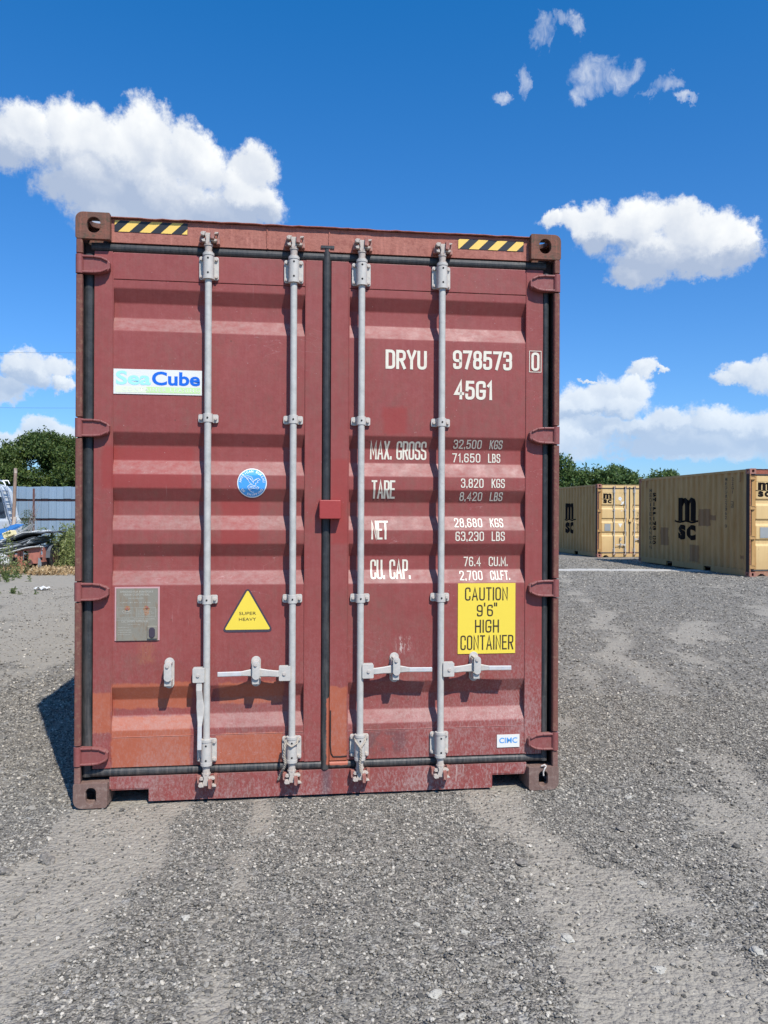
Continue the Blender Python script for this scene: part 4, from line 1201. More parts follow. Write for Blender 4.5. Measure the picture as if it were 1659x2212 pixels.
con_b, pfB, brB = build_container(yspec('nearer yellow shipping container at the right edge, brown repaint patches on its long side', YB, .1139, M['yel_b'], M['yel_rustred'],
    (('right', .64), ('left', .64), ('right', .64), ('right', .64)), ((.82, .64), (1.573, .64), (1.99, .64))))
sfY, brkY = side_fn()
def side_mesh(name, bm, mat, L=6.058, eps=.004):
    for q in brkY(L):
        if 0.1 < q < L: bmesh.ops.bisect_plane(bm, geom=bm.verts[:]+bm.edges[:]+bm.faces[:], plane_co=(-q,0,0), plane_no=(1,0,0))
    for q in bm.verts:
        u_, z = q.co.x, q.co.z; q.co = (sfY(-u_) - eps, -u_, z)
    me = bpy.data.meshes.new(name); bm.to_mesh(me); bm.free(); me.materials.append(mat); return me
def glyph_m(x0, x1, z0, z1):            # the bold lower-case m with a flag on the first stem
    w, h = x1-x0, z1-z0; P = lambda a, c: (x0+a*w, z0+c*h)
    def arch(a0, a1, ai0, ai1):
        n = 10; out_ = []; inn = []
        ca, cb = (a0+a1)/2, (ai0+ai1)/2
        for i in range(n+1):
            t = math.pi*(1 - i/n); out_.append(P(ca + (a1-a0)/2*math.cos(t), .72 + .28*math.sin(t))); inn.append(P(cb + (ai1-ai0)/2*math.cos(t), .62 + .16*math.sin(t)))
        res = []
        for i in range(n): res.append([out_[i], out_[i+1], inn[i+1], inn[i]])
        return res
    polys = [[P(0, 1), P(0, 0), P(.28, 0), P(.28, 1)]]
    polys += arch(.18, .64, .28, .37) + arch(.56, 1.0, .64, .73)
    polys += [[P(.37, .66), P(.37, 0), P(.64, 0), P(.64, .74)], [P(.73, .66), P(.73, 0), P(1, 0), P(1, .74)], [P(.28, .98), P(.28, .62), P(.32, .76), P(.36, .95)]]
    return polys
def glyph_sc(x0, x1, z0, z1, bold=.045):
    g1 = (x1-x0)*.46
    return join_bm([font_bm('s', (x0, x0+g1, z0, z1), bold=bold), font_bm('c', (x1-g1, x1, z0, z1), bold=bold)])
def wave(x0, x1, z, amp, t):
    pts = [Vector((x0 + (x1-x0)*i/24, z + amp*math.cos(2.4*math.pi*i/24*1.7)*(1))) for i in range(25)]
    L_, R_ = ribbon(pts, t, False)
    return [[tuple(R_[i]), tuple(R_[i+1]), tuple(L_[i+1]), tuple(L_[i])] for i in range(24)]
def side_logo(parent, u0, u1, mz, sz, wv, mat, label):
    bm = join_bm([poly_bm(glyph_m(-u0, -u1, *mz)), glyph_sc(-u0, -u1, *sz), poly_bm(wave(-wv[0], -wv[1], wv[2], .020, .05))])
    return link('side_logo', side_mesh('side_logo', bm, mat), parent, label=label)
side_logo(con_b, 3.55, 2.60, (1.30, 1.95), (.78, 1.20), (3.78, 2.43, 1.285), M['logo_navy'], 'large dark logo with an m over the letters sc')
side_logo(con_a, 3.04, 2.22, (1.32, 1.94), (.77, 1.22), (3.20, 2.07, 1.30), M['logo_navy'], 'large dark logo with an m over the letters sc, partly peeled')
def vert_text(parent, text, u, w_, ztop, step, h, mat, bold, label, font=True):
    lst = []
    z = ztop
    for ch in text:
        if ch != ' ':
            ww = w_*(.35 if ch in 'I1' else 1.0)
            lst.append(font_bm(ch, (-u-ww/2, -u+ww/2, z-h, z), bold=bold))
        z -= step
    link('side_lettering', side_mesh('side_lettering', join_bm(lst), mat), parent, label=label)
vert_text(con_b, 'SHIPPING CO', 5.03, .150, 2.13, .1435, .118, M['logo_navy'], .06, 'dark vertical lettering reading SHIPPING CO')
vert_text(con_b, 'MEDITERRANEAN', 5.275, .085, 2.26, .1435, .112, M['side_text'], .02, 'worn vertical lettering reading MEDITERRANEAN')
vert_text(con_b, 'MEDU822862 0', 1.045, .075, 2.415, .1065, .085, M['side_text'], .01, 'vertical container number reading MEDU 822862 0')
vert_text(con_b, '22G1', .755, .075, 2.41, .1065, .085, M['side_text'], .01, 'vertical size code reading 22G1')
vert_text(con_a, 'MEDU671264 5', .855, .05, 2.42, .105, .08, M['side_text'], .0, 'faint vertical container number')
fr_ = [([Vector(p) for p in ((-.85, 1.66), (-.73, 1.66), (-.73, 1.81), (-.85, 1.81))], True, 0), ([Vector(p) for p in ((-.82, 1.69), (-.76, 1.69), (-.76, 1.75), (-.82, 1.75))], True, 0)]
bm = poly_bm([[tuple(ribbon(P, .012, True)[1][i]), tuple(ribbon(P, .012, True)[1][(i+1) % 4]), tuple(ribbon(P, .012, True)[0][(i+1) % 4]), tuple(ribbon(P, .012, True)[0][i])] for P, c_, s_ in fr_ for i in range(4)])
link('side_symbol', side_mesh('side_symbol', bm, M['side_text']), con_b)
for con in (con_a, con_b):
    b = MB(); b.box(-.002, .006, .40, .415, 2.29, 2.515); b.box(-.002, .006, .415, .46, 2.29, 2.30); link('lashing_mark', b.mesh('lashing_mark', [M['yel_rust']]), con)
    b = MB(); b.box(-.002, .006, 5.53, 5.545, 2.29, 2.50); link('lashing_mark', b.mesh('lashing_mark', [M['yel_rust']]), con)
for con, pf_, br_ in ((con_a, pfA, brA), (con_b, pfB, brB)):
    bm = join_bm([poly_bm(glyph_m(.235, .545, 2.075, 2.262)), glyph_sc(.235, .545, 1.915, 2.045), poly_bm(wave(.175, .600, 2.062, .008, .016))])
    solid('door_logo', bm, M['logo_navy'], con, .003, 'dark m over sc logo', pf=pf_, brk=br_)
    b = MB(); b.box(.29, .51, .038, .046, .935, 1.19); link('data_plate', b.mesh('data_plate', [M['plate_grey']]), con)
# torn placard, triangle and stencil on the farther door
b = MB(); b.prism([(.80, 2.10), (.83, 2.145), (.89, 2.145), (.925, 2.10), (.925, 2.06), (.895, 2.02), (.93, 1.965), (1.03, 1.985), (.995, 1.90), (.945, 1.865), (.885, 1.865), (.90, 1.895), (.935, 1.91), (.90, 1.99), (.865, 2.02), (.82, 2.03)], .0455, .0468)
link('torn_placard', b.mesh('torn_placard', [M['sticker_white']]), con_a, label='torn white sticker with a blue T')
solid('placard_letter', font_bm('T', (.840, .885, 2.055, 2.11), bold=.02), M['logo_blue'], con_a, pf=const(.0450), brk=(9,), eps=0)
b = MB(); b.prism([(.715, 2.02), (.735, 2.03), (.80, 1.93), (.795, 1.92)], .0455, .0468); link('torn_strip', b.mesh('torn_strip', [M['tape_yellow']]), con_a)
b = MB(); b.prism([(.792, 1.20), (.962, 1.20), (.877, 1.055)], .0455, .0468); link('white_triangle', b.mesh('white_triangle', [M['sticker_white']]), con_a, label='white downward triangle sticker')
b = MB(); b.box(.90, .95, .0455, .0468, 1.635, 1.66); link('small_label', b.mesh('small_label', [M['sticker_white']]), con_a)
for z0, s_ in ((1.62, 'NT.MT'), (1.20, 'NET CU')):
    lst = [font_bm(ch, (1.50, 1.565, z0-.11*k-.08, z0-.11*k)) for k, ch in enumerate(s_) if ch != ' ']
    solid('stencil', join_bm(lst), M['side_text'], con_a, .003, pf=pfA, brk=brA)

# ------------------------------------------------------------------ ground
def ground_material():
    m_, g = material('gravel_ground')
    g.dim = '2D'
    c = g.coord()
    at = g.new('ShaderNodeAttribute', attribute_name='dust'); dust = at.outputs['Fac']
    grit = g.noise(c, 150.0, 3, 0.7)
    vor = g.voro(c, 95.0, 'F1', 0); vcol = g.voro(c, 95.0, 'F1', 1)
    vor2 = g.voro(c, 38.0, 'F1', 0); vcol2 = g.voro(c, 38.0, 'F1', 1)
    r1 = g.sep(vcol)[0]; r2 = g.sep(vcol2)[1]
    big = g.noise(c, 0.9, 5, 0.6)
    mid = g.noise(c, 7.0, 5, 0.65)
    grey = g.mix(r1, (0.070, 0.066, 0.059), (0.41, 0.370, 0.306))
    grey = g.mix(g.mr(r2, 0.86, 0.95, 0, 0.8), grey, (0.42, 0.40, 0.36))
    grey = g.mix(g.mr(mid, 0.3, 0.75, 0.0, 0.5), grey, (0.28, 0.252, 0.210))
    grey = g.mix(g.mr(big, 0.35, 0.7, 0.0, 0.3), grey, (0.235, 0.213, 0.178))
    sand = g.mix(mid, (0.285, 0.252, 0.203), (0.395, 0.355, 0.290))
    sand = g.mix(g.mr(r1, 0.75, 0.95, 0, 0.5), sand, (0.17, 0.16, 0.15))
    f = g.mr(g.m('ADD', dust, g.m('MULTIPLY', g.m('SUBTRACT', g.noise(c, 22.0, 4, 0.7), 0.5), 0.75)), 0.28, 0.72, 0, 1, True)
    # far away single grains blend to a dusty mid grey
    cc = g.mix(f, grey, sand)
    Y = g.sep(c)[1]
    cc = g.mix(g.mr(Y, 6.0, 22.0, 0.0, 0.35), cc, g.mix(dust, (0.268, 0.245, 0.206), (0.36, 0.325, 0.268)))
    h1 = g.m('MULTIPLY', g.m('SUBTRACT', 0.5, vor), g.m('SUBTRACT', 1.0, g.m('MULTIPLY', f, 0.6)))
    h = g.m('ADD', h1, g.m('ADD', g.m('MULTIPLY', g.m('SUBTRACT', 0.5, vor2), 0.9), g.m('MULTIPLY', grit, 0.35)))
    nrm = g.bump(h, 0.9, 0.010)
    nrm = g.bump(g.noise(c, 30.0, 5, 0.7), 0.35, 0.012, nrm)
    g.bsdf(cc, 0.92, 0.0, nrm, 0.2)
    return m_
M['ground'] = ground_material()
def axis(segs):
    out_ = []
    for a, b_, s_ in segs:
        n = max(1, int(round((b_-a)/s_))); out_ += list(np.linspace(a, b_, n, endpoint=False))
    return np.array(out_ + [segs[-1][1]])
gx = axis([(-900, -100, 200), (-100, -20, 10), (-20, -7, .5), (-7, -3, .08), (-3, 4, .04), (4, 9, .09), (9, 20, .5), (20, 100, 10), (100, 900, 200)])
gy = axis([(-300, -20, 70), (-20, -2, 2), (-2, 1.0, .15), (1.0, 6.5, .04), (6.5, 12, .08), (12, 34, .25), (34, 90, 5), (90, 1500, 200)])
XX, YY = np.meshgrid(gx, gy); ZZ = ground_h(XX, YY)
ZZ = np.where((np.abs(XX) > 40) | (YY > 60), -.06, ZZ)
DU = dust_mask(XX, YY)
nxg, nyg = len(gx), len(gy)
verts = np.stack([XX.ravel(), YY.ravel(), ZZ.ravel()], 1)
idx = np.arange(nxg*nyg).reshape(nyg, nxg)
quads = np.stack([idx[:-1, :-1].ravel(), idx[:-1, 1:].ravel(), idx[1:, 1:].ravel(), idx[1:, :-1].ravel()], 1)
me = bpy.data.meshes.new('ground')
me.vertices.add(len(verts)); me.vertices.foreach_set('co', verts.ravel())
me.loops.add(quads.size); me.loops.foreach_set('vertex_index', quads.ravel())
me.polygons.add(len(quads)); me.polygons.foreach_set('loop_start', np.arange(0, quads.size, 4)); me.polygons.foreach_set('loop_total', np.full(len(quads), 4))
me.update(calc_edges=True)
me.polygons.foreach_set('use_smooth', np.ones(len(quads), bool))
a_ = me.attributes.new('dust', 'FLOAT', 'POINT'); a_.data.foreach_set('value', DU.ravel().astype(np.float32))
me.materials.append(M['ground'])
link('ground', me, kind='structure')

# pebbles and chippings
def pebble_mesh(seed, flatn=0.65):
    r_ = random.Random(seed); bm = bmesh.new(); bmesh.ops.create_icosphere(bm, subdivisions=1, radius=1.0)
    ax = [r_.uniform(.75, 1.25) for _ in range(3)]; ax[2] *= flatn
    for q in bm.verts:
        k = r_.uniform(.78, 1.14); q.co = Vector((q.co.x*ax[0]*k, q.co.y*ax[1]*k, q.co.z*ax[2]*k))
    me = bpy.data.meshes.new('pebble'); bm.to_mesh(me); bm.free(); return me
def pebble_mat(name, stops, tint):
    m_, g = material(name)
    oi = g.new('ShaderNodeObjectInfo'); r_ = oi.outputs['Random']
    cr = g.new('ShaderNodeValToRGB'); g.link(r_, cr.inputs[0]); e = cr.color_ramp.elements
    while len(e) < len(stops): e.new(.5)
    for i, (p, c_) in enumerate(stops): e[i].position = p; e[i].color = (*c_, 1)
    n = g.noise(g.coord(), 1.5, 4, 0.6)
    cc = g.mix(g.mr(n, 0.3, 0.7, 0, 0.35), cr.outputs[0], tint)
    g.bsdf(cc, 0.85, 0.0, g.bump(n, 0.4, 0.2), 0.25)
    return m_
M['pebble'] = pebble_mat('gravel_stone', [(0, (.050, .048, .044)), (.22, (.13, .120, .105)), (.52, (.275, .25, .211)), (.82, (.38, .346, .290)), (.93, (.57, .51, .415)), (1, (.72, .65, .54))], (.30, .271, .226))
pcol = bpy.data.collections.new('pebble_kinds')
for i in range(6):
    me_ = pebble_mesh(40+i); me_.materials.append(M['pebble']); o = bpy.data.objects.new('pebble_kind', me_); pcol.objects.link(o)
def scatter(name, label_kind, n_try, xr, yr, rmin, rmax, power, dens_fn, seed, lift):
    r_ = np.random.default_rng(seed)
    x = r_.uniform(*xr, n_try); y = r_.uniform(*yr, n_try)
    keep = r_.random(n_try) < dens_fn(x, y)
    x, y = x[keep], y[keep]
    lx, ly = loc_of(x, y); inside = (lx > -.0) & (lx < 2.44) & (ly > 0.02) & (ly < 12.2)
    x, y = x[~inside], y[~inside]
    rad = rmin + (rmax-rmin)*r_.random(len(x))**power
    z = ground_h(x, y) + rad*lift
    me_ = bpy.data.meshes.new(name)
    me_.vertices.add(len(x)); me_.vertices.foreach_set('co', np.stack([x, y, z], 1).ravel())
    a1 = me_.attributes.new('rad', 'FLOAT', 'POINT'); a1.data.foreach_set('value', rad.astype(np.float32))
    a2 = me_.attributes.new('spin', 'FLOAT_VECTOR', 'POINT')
    a2.data.foreach_set('vector', np.stack([r_.uniform(-.5, .5, len(x)), r_.uniform(-.5, .5, len(x)), r_.uniform(0, 6.28, len(x))], 1).astype(np.float32).ravel())
    a3 = me_.attributes.new('pick', 'INT', 'POINT'); a3.data.foreach_set('value', r_.integers(0, 6, len(x)).astype(np.int32))
    o = link(name, me_, kind='stuff'); o['label'] = label_kind
    ng = bpy.data.node_groups.new(name, 'GeometryNodeTree')
    ng.interface.new_socket('Geometry', in_out='INPUT', socket_type='NodeSocketGeometry'); ng.interface.new_socket('Geometry', in_out='OUTPUT', socket_type='NodeSocketGeometry')
    N = ng.nodes; Lk = ng.links
    gi = N.new('NodeGroupInput'); go = N.new('NodeGroupOutput'); iop = N.new('GeometryNodeInstanceOnPoints')
    ci = N.new('GeometryNodeCollectionInfo'); ci.inputs['Collection'].default_value = pcol; ci.inputs['Separate Children'].default_value = True
    def at(nm, ty):
        q = N.new('GeometryNodeInputNamedAttribute'); q.data_type = ty; q.inputs['Name'].default_value = nm; return q.outputs['Attribute']
    Lk.new(gi.outputs[0], iop.inputs['Points']); Lk.new(ci.outputs[0], iop.inputs['Instance']); iop.inputs['Pick Instance'].default_value = True
    Lk.new(at('pick', 'INT'), iop.inputs['Instance Index']); Lk.new(at('rad', 'FLOAT'), iop.inputs['Scale']); Lk.new(at('spin', 'FLOAT_VECTOR'), iop.inputs['Rotation'])
    Lk.new(iop.outputs[0], go.inputs[0])
    mod = o.modifiers.new('scatter', 'NODES'); mod.node_group = ng
    return o
nd = lambda x, y: (1 - .82*sstep(.28, .66, dust_mask(x, y)))*(.55+.7*fbm(x*2.2, y*2.2, 3, 91))
scatter('gravel', 'fine grey gravel and asphalt chippings', 400000, (-3.6, 4.2), (1.2, 6.2), .0028, .0086, 1.9, nd, 1, .34)
scatter('gravel', 'grey gravel farther out', 120000, (-7, 9), (6.2, 15), .006, .014, 2.2, nd, 2, .28)
scatter('gravel', 'grey gravel between the containers', 60000, (0, 16), (15, 27), .010, .022, 2.0, nd, 6, .10)
scatter('gravel', 'scattered larger stones in the gravel', 9000, (-5, 7), (1.0, 11), .009, .021, 3.0, lambda x, y: .30+.7*sstep(.5, .7, fbm(x*1.3, y*1.3, 3, 97)), 3, .22)
scatter('gravel', 'coarser chippings in patches', 34000, (-4, 4.6), (1.0, 7), .007, .013, 1.5, lambda x, y: sstep(.50, .66, fbm(x*1.7, y*1.4, 3, 111)), 4, .25)

def stone(px, py, r, mat, label, seed, flatn=.55):
    D = CAM_H*F_PX/(py - 1106); x = (px-829.5)/F_PX*D
    z = float(ground_h(np.array([x]), np.array([D]))[0])
    r_ = random.Random(seed); bm = bmesh.new(); bmesh.ops.create_icosphere(bm, subdivisions=3, radius=1.0)
    from mathutils import noise as mn
    for q in bm.verts:
        k = 1 + .55*mn.noise(q.co*1.1 + Vector((seed, 0, 0))) + .28*mn.noise(q.co*3.2 + Vector((0, seed, 0))) + .16*mn.noise(q.co*8 + Vector((0, 0, seed)))
        q.co = Vector((q.co.x*k*1.25, q.co.y*k, q.co.z*k*flatn))*r
    me_ = bpy.data.meshes.new('stone'); bm.to_mesh(me_); bm.free(); me_.materials.append(mat)
    o = link('stone', me_, loc=(x, D, z + r*flatn*.35), rot=(0, 0, r_.uniform(0, 6)))
    tag(o, label, 'stone', 'loose stones on the gravel'); return o
M['stone_pale'] = simple('pale_stone', (.42, .39, .33), .85, var=.2, scale=30, bump=.5)
M['stone_dark'] = simple('dark_clod', (.16, .145, .125), .95, var=.45, scale=45, bump=1.0, bscale=60, dirt=(.34, .30, .25), dirt_amt=.8)
for i, (px, py, r, lb) in enumerate([
    (945,2145,.016,'double-lobed pale stone near the bottom edge, middle of the photo'),(1008,2012,.012,'flat pale chip beside a straw, below the third locking bar'),(904,1995,.010,'oval pale stone below the centre gasket, mid foreground'),
    (1228,2020,.022,'largest pale rounded stone in the right foreground'),(1003,2190,.013,'pale stone touching the bottom edge of the photo'),(1195,1905,.011,'small pale stone in the sandy patch under the right door'),
    (1390,1905,.014,'pale stone to the right of the sandy patch'),(1430,2085,.016,'pale stone near the bottom right corner, left of the biggest ones'),(1640,2050,.020,'pale stone cut by the right edge of the photo'),
    (1360,1720,.018,'pale flat stone beyond the right corner casting'),(1470,1620,.020,'whitish block standing out far right in the grey yard'),(700,1998,.009,'round pale pebble left of centre in the foreground'),
    (405,1985,.014,'white flake in the dark gravel beside the left sandy track'),(590,1805,.011,'white chip just in front of the left door sill'),(1115,2100,.012,'small pale stone low in the foreground right of centre')]):
    stone(px, py, r, M['stone_pale'], lb, 10+i)
for i, (px, py, r, lb) in enumerate([(104,1858,.040,'dark asphalt clod on the sandy track left of the container corner'),(12,1885,.034,'brown clod cut by the left edge of the photo'),(545,1968,.013,'small black lump left of centre in the foreground'),
    (1130,1862,.030,'dark clod at the left border of the right sandy patch'),(1112,1818,.016,'small black clod nearest the fourth locking bar'),(1345,1790,.028,'dark clod below and right of the right corner casting'),
    (460,1880,.024,'bluish grey flat clod below the second locking bar'),(1570,1900,.022,'dark flat clod near the right edge, mid foreground')]):
    stone(px, py, r*.78, M['stone_dark'], lb, 60+i, .55)

# pale flush strip across the yard
b = MB(); n = 60
for i in range(n):
    xa, xb = -1.5+12.0*i/n, -1.5+12.0*(i+1)/n
    rr = random.Random(i)
    f_ = lambda x: float(ground_h(np.array([x]), np.array([20.9]))[0]) + .020
    b.add([(xa, 20.55, f_(xa)), (xb, 20.55, f_(xb)), (xb, 21.15, f_(xb)), (xa, 21.15, f_(xa)), (xa, 20.55, f_(xa)-.06), (xb, 20.55, f_(xb)-.06), (xb, 21.15, f_(xb)-.06), (xa, 21.15, f_(xa)-.06)], [(0,1,2,3),(4,5,1,0),(3,2,6,7)])
M['strip'] = simple('pale_concrete', (.50, .47, .42), .85, var=.12, scale=4, dirt=(.33, .31, .28), dirt_amt=.5)
link('concrete_strip', b.mesh('concrete_strip', [M['strip']]), kind='structure')

# ------------------------------------------------------------------ vegetation
def leaf_mat(name, a, b_, c3, trans=0.25):
    m_, g = material(name)
    geo = g.new('ShaderNodeNewGeometry')
    r_ = geo.outputs['Random Per Island']
    cr = g.new('ShaderNodeValToRGB'); g.link(r_, cr.inputs[0]); e = cr.color_ramp.elements
    e.new(.5); 
    for i, (p, c_) in enumerate(((0, a), (.55, b_), (1, c3))): e[i].position = p; e[i].color = (*c_, 1)
    n = g.new('ShaderNodeBsdfPrincipled'); g.link(cr.outputs[0], n.inputs['Base Color']); n.inputs['Roughness'].default_value = .5; n.inputs['Specular IOR Level'].default_value = .3
    t = g.new('ShaderNodeBsdfTranslucent'); g.put(t.inputs[0], g.mix(.5, cr.outputs[0], (c3[0]*1.3, c3[1]*1.3, c3[2])))
    ms = g.new('ShaderNodeMixShader'); ms.inputs[0].default_value = trans; g.link(n.outputs[0], ms.inputs[1]); g.link(t.outputs[0], ms.inputs[2])
    o = g.new('ShaderNodeOutputMaterial'); g.link(ms.outputs[0], o.inputs[0])
    return m_
M['leaf'] = leaf_mat('tree_leaves', (.035, .065, .016), (.072, .115, .028), (.150, .190, .050))
M['leaf2'] = leaf_mat('tree_leaves_light', (.045, .085, .024), (.085, .145, .040), (.155, .205, .065))
M['leaf_olive'] = leaf_mat('tree_leaves_thin', (.07, .10, .05), (.11, .14, .07), (.17, .19, .10))
M['weed'] = leaf_mat('weed_leaves', (.15, .20, .06), (.24, .29, .10), (.36, .36, .17), .35)
M['dry'] = leaf_mat('dry_grass', (.42, .27, .14), (.52, .38, .21), (.62, .49, .30), .2)
M['herb'] = leaf_mat('dark_herb', (.05, .09, .025), (.10, .15, .045), (.20, .23, .09), .3)
M['bark'] = simple('bark', (.12, .09, .065), .9, var=.3, scale=15, bump=.6)

def leaf_quads(P, size, rng, stretch=1.9, droop=None):
    n = len(P)
    d = rng.normal(size=(n, 3)); d /= np.linalg.norm(d, axis=1)[:, None]
    if droop is not None: d[:, 2] += droop; d /= np.linalg.norm(d, axis=1)[:, None]
    e = rng.normal(size=(n, 3)); e -= (e*d).sum(1)[:, None]*d; e /= np.linalg.norm(e, axis=1)[:, None]
    s = (size*rng.uniform(.6, 1.4, n))[:, None]
    a = P; b_ = P + d*s*stretch*.5 + e*s*.42; c_ = P + d*s*stretch; f = P + d*s*stretch*.5 - e*s*.42
    V = np.stack([a, b_, c_, f], 1).reshape(-1, 3)
    return V
def quads_mesh(name, V, mat):
    nq = len(V)//4; me_ = bpy.data.meshes.new(name)
    me_.vertices.add(len(V)); me_.vertices.foreach_set('co', V.astype(np.float32).ravel())
    me_.loops.add(len(V)); me_.loops.foreach_set('vertex_index', np.arange(len(V), dtype=np.int32))
    me_.polygons.add(nq); me_.polygons.foreach_set('loop_start', np.arange(0, len(V), 4, dtype=np.int32)); me_.polygons.foreach_set('loop_total', np.full(nq, 4, dtype=np.int32))
    me_.update(calc_edges=True); me_.materials.append(mat); return me_

def tree(x, y, h, wx, wy, zlow, nleaf, lsize, mat, label, seed, group, base=0.0, spiky=.5, boxy=False):
    root = thing('tree', label, 'tree', (x, y, base), 0, group)
    rng = np.random.default_rng(seed)
    b = MB(); r_ = random.Random(seed); tips = []
    nt = 3
    for k in range(nt):
        a = r_.uniform(0, 6.28); ang = r_.uniform(.1, .3); L_ = h*.45
        pts = [(math.cos(a)*.15*i/4*L_*ang*3 + .15*math.cos(a), math.sin(a)*.15*i/4*L_*ang*3, L_*i/4) for i in range(5)]
        b.tube(pts, [.13, .11, .09, .07, .05], 6)
        for j in range(5):
            s_ = pts[2 + j % 3]; a2 = r_.uniform(0, 6.28); l2 = r_.uniform(.15, .28)*h
            e_ = (s_[0] + math.cos(a2)*l2*.8, s_[1] + math.sin(a2)*l2*.6, s_[2] + l2*r_.uniform(.3, .8)); m_ = tuple((s_[i]+e_[i])/2 + r_.uniform(-.1, .1) for i in range(3))
            b.tube([s_, m_, e_], [.05, .035, .012], 5); tips.append(e_)
    link('trunk', b.mesh('trunk', [M['bark']]), root)
    # crown: many sprays of leaves on the skin of overlapping lumps
    nl = 56; C = []; Rr = []
    for k in range(nl):
        t = rng.uniform(0, 2*math.pi); q = rng.uniform(0, 1)**.6; zz = rng.uniform(0, 1)
        prof = math.sqrt(max(0, 1 - max(0, (zz-.35)/.65)**(5 if boxy else 2.2)))*.95 + .05
        C.append((wx*q*prof*math.cos(t)*.82, wy*q*prof*math.sin(t)*.82, zlow + (h-zlow)*zz*.93)); Rr.append(rng.uniform(.16, .34)*min(wx, h*.5)*.62)
    C = np.array(C); Rr = np.array(Rr)
    nb = nleaf//14
    k = rng.integers(0, nl, nb); d = rng.normal(size=(nb, 3)); d /= np.linalg.norm(d, axis=1)[:, None]
    rad = Rr[k]*(rng.uniform(.55, 1.0, nb) + (rng.random(nb) < .10)*rng.uniform(.1, spiky, nb))
    S = C[k] + d*rad[:, None]*np.array([1.15, 1, .9])
    # sprays: short twigs carrying leaves
    td = d + rng.normal(size=(nb, 3))*.5 + np.array([0, 0, .35]); td /= np.linalg.norm(td, axis=1)[:, None]
    P = (S[:, None, :] + td[:, None, :]*(np.linspace(0, 1, 14)[None, :, None]*lsize*4.5) + rng.normal(size=(nb, 14, 3))*lsize*.55).reshape(-1, 3)
    P = P[P[:, 2] > zlow*.6]
    link('crown', quads_mesh('crown', leaf_quads(P, lsize, rng), mat), root)
    return root
LG = 'trees growing behind the metal fence on the left'
tree(-13.9, 26.0, 4.05, 2.5, 1.8, .3, 74000, .050, M['leaf'], 'dark green bushy tree rising above the fence at the left edge, spiky top', 1, LG, boxy=True)
tree(-11.4, 26.4, 3.98, 2.2, 1.7, .3, 74000, .050, M['leaf'], 'bushy tree above the fence between wooden post and rusty metal post', 2, LG, boxy=True)
tree(-9.2, 26.0, 3.88, 2.0, 1.7, .3, 70000, .050, M['leaf'], 'dense green tree above the fence right of the rusty metal post', 3, LG, boxy=True)
tree(-7.0, 26.8, 3.75, 2.1, 1.7, .3, 48000, .054, M['leaf'], 'green tree above the fence against the container edge', 4, LG, boxy=True)
tree(-10.6, 28.6, 4.15, 2.4, 1.2, .3, 30000, .060, M['leaf'], 'dark tree filling the gap behind the other trees above the fence', 12, LG, boxy=True)
RG = 'trees behind the yellow containers on the right'
tree(9.6, 43.5, 4.55, 2.7, 2.2, .3, 34000, .09, M['leaf2'], 'tall bright green tree showing beside the maroon container edge', 5, RG, -.12, .9)
tree(12.6, 44.0, 4.15, 2.3, 2.0, .3, 32000, .09, M['leaf2'], 'green tree over the middle of the farther yellow container', 6, RG, -.12, .9)
tree(14.7, 44.8, 3.35, 1.3, 1.2, .3, 8000, .075, M['leaf_olive'], 'thin greyish low tree between two fuller green trees', 7, RG, -.12, 1.0)
tree(16.6, 46.5, 4.0, 1.75, 1.5, .3, 24000, .085, M['leaf2'], 'round-topped green tree just left of the nearer yellow container', 8, RG, -.12, .5)
tree(5.8, 45.0, 4.6, 2.6, 2.2, .3, 9000, .12, M['leaf2'], 'green tree hidden mostly behind the maroon container', 9, RG, -.12, .6)
tree(21.0, 50.0, 3.0, 2.0, 1.6, .3, 6000, .12, M['leaf2'], 'low green tree behind the nearer yellow container', 10, RG, -.12, .6)

# low tan mound beyond the trees
mx = np.linspace(8, 60, 60); my = np.linspace(62, 90, 16); MX, MY = np.meshgrid(mx, my)
MZ = -.1 + (4.35 + .5*(fbm(MX*.15, MY*.15, 3, 5)-.5))*np.clip((1-((MX-30)/24)**2), 0, 1)**.5*np.clip(1-((MY-76)/14)**2, 0, 1)
b = MB(); b.add(list(zip(MX.ravel(), MY.ravel(), MZ.ravel())), [(j*60+i, j*60+i+1, (j+1)*60+i+1, (j+1)*60+i) for j in range(15) for i in range(59)], 0, True)
M['mound'] = simple('dry_earth', (.36, .29, .21), .9, var=.25, scale=.4)
link('mound', b.mesh('mound', [M['mound']]), kind='structure')

# ------------------------------------------------------------------ metal fence
FX0, FX1, FY = -17.0, -1.0, 22.3
M['sheet'] = None
def sheet_mat(name, base):
    m_, g = material(name); c = g.coord()
    n = g.noise(g.v('MULTIPLY', c, (6, 1, .8)), 1.0, 4, .6)
    oi = g.new('ShaderNodeObjectInfo')
    cc = g.mix(n, tuple(q*.82 for q in base), tuple(q*1.12 for q in base))
    cc = g.mix(g.mr(oi.outputs['Random'], 0, 1, 0, .45), cc, tuple(q*.72 for q in base))
    cc = g.mix(g.mr(g.noise(g.v('MULTIPLY', c, (25, 1, 2.5)), 1.0, 5, .7), .58, .75, 0, .4), cc, (.26, .24, .23))
    g.bsdf(cc, .5, .1, g.bump(n, .3, .01), .5)
    return m_
M['sheet'] = sheet_mat('blue_grey_sheet', (.275, .37, .46))
M['angle'] = simple('rusty_angle', (.030, .018, .022), .85, var=.3, scale=10)
fence = thing('metal_fence', 'blue grey sheet metal fence in three tiers running behind the weeds', 'fence', (FX0, FY, 0))
pitch = .214
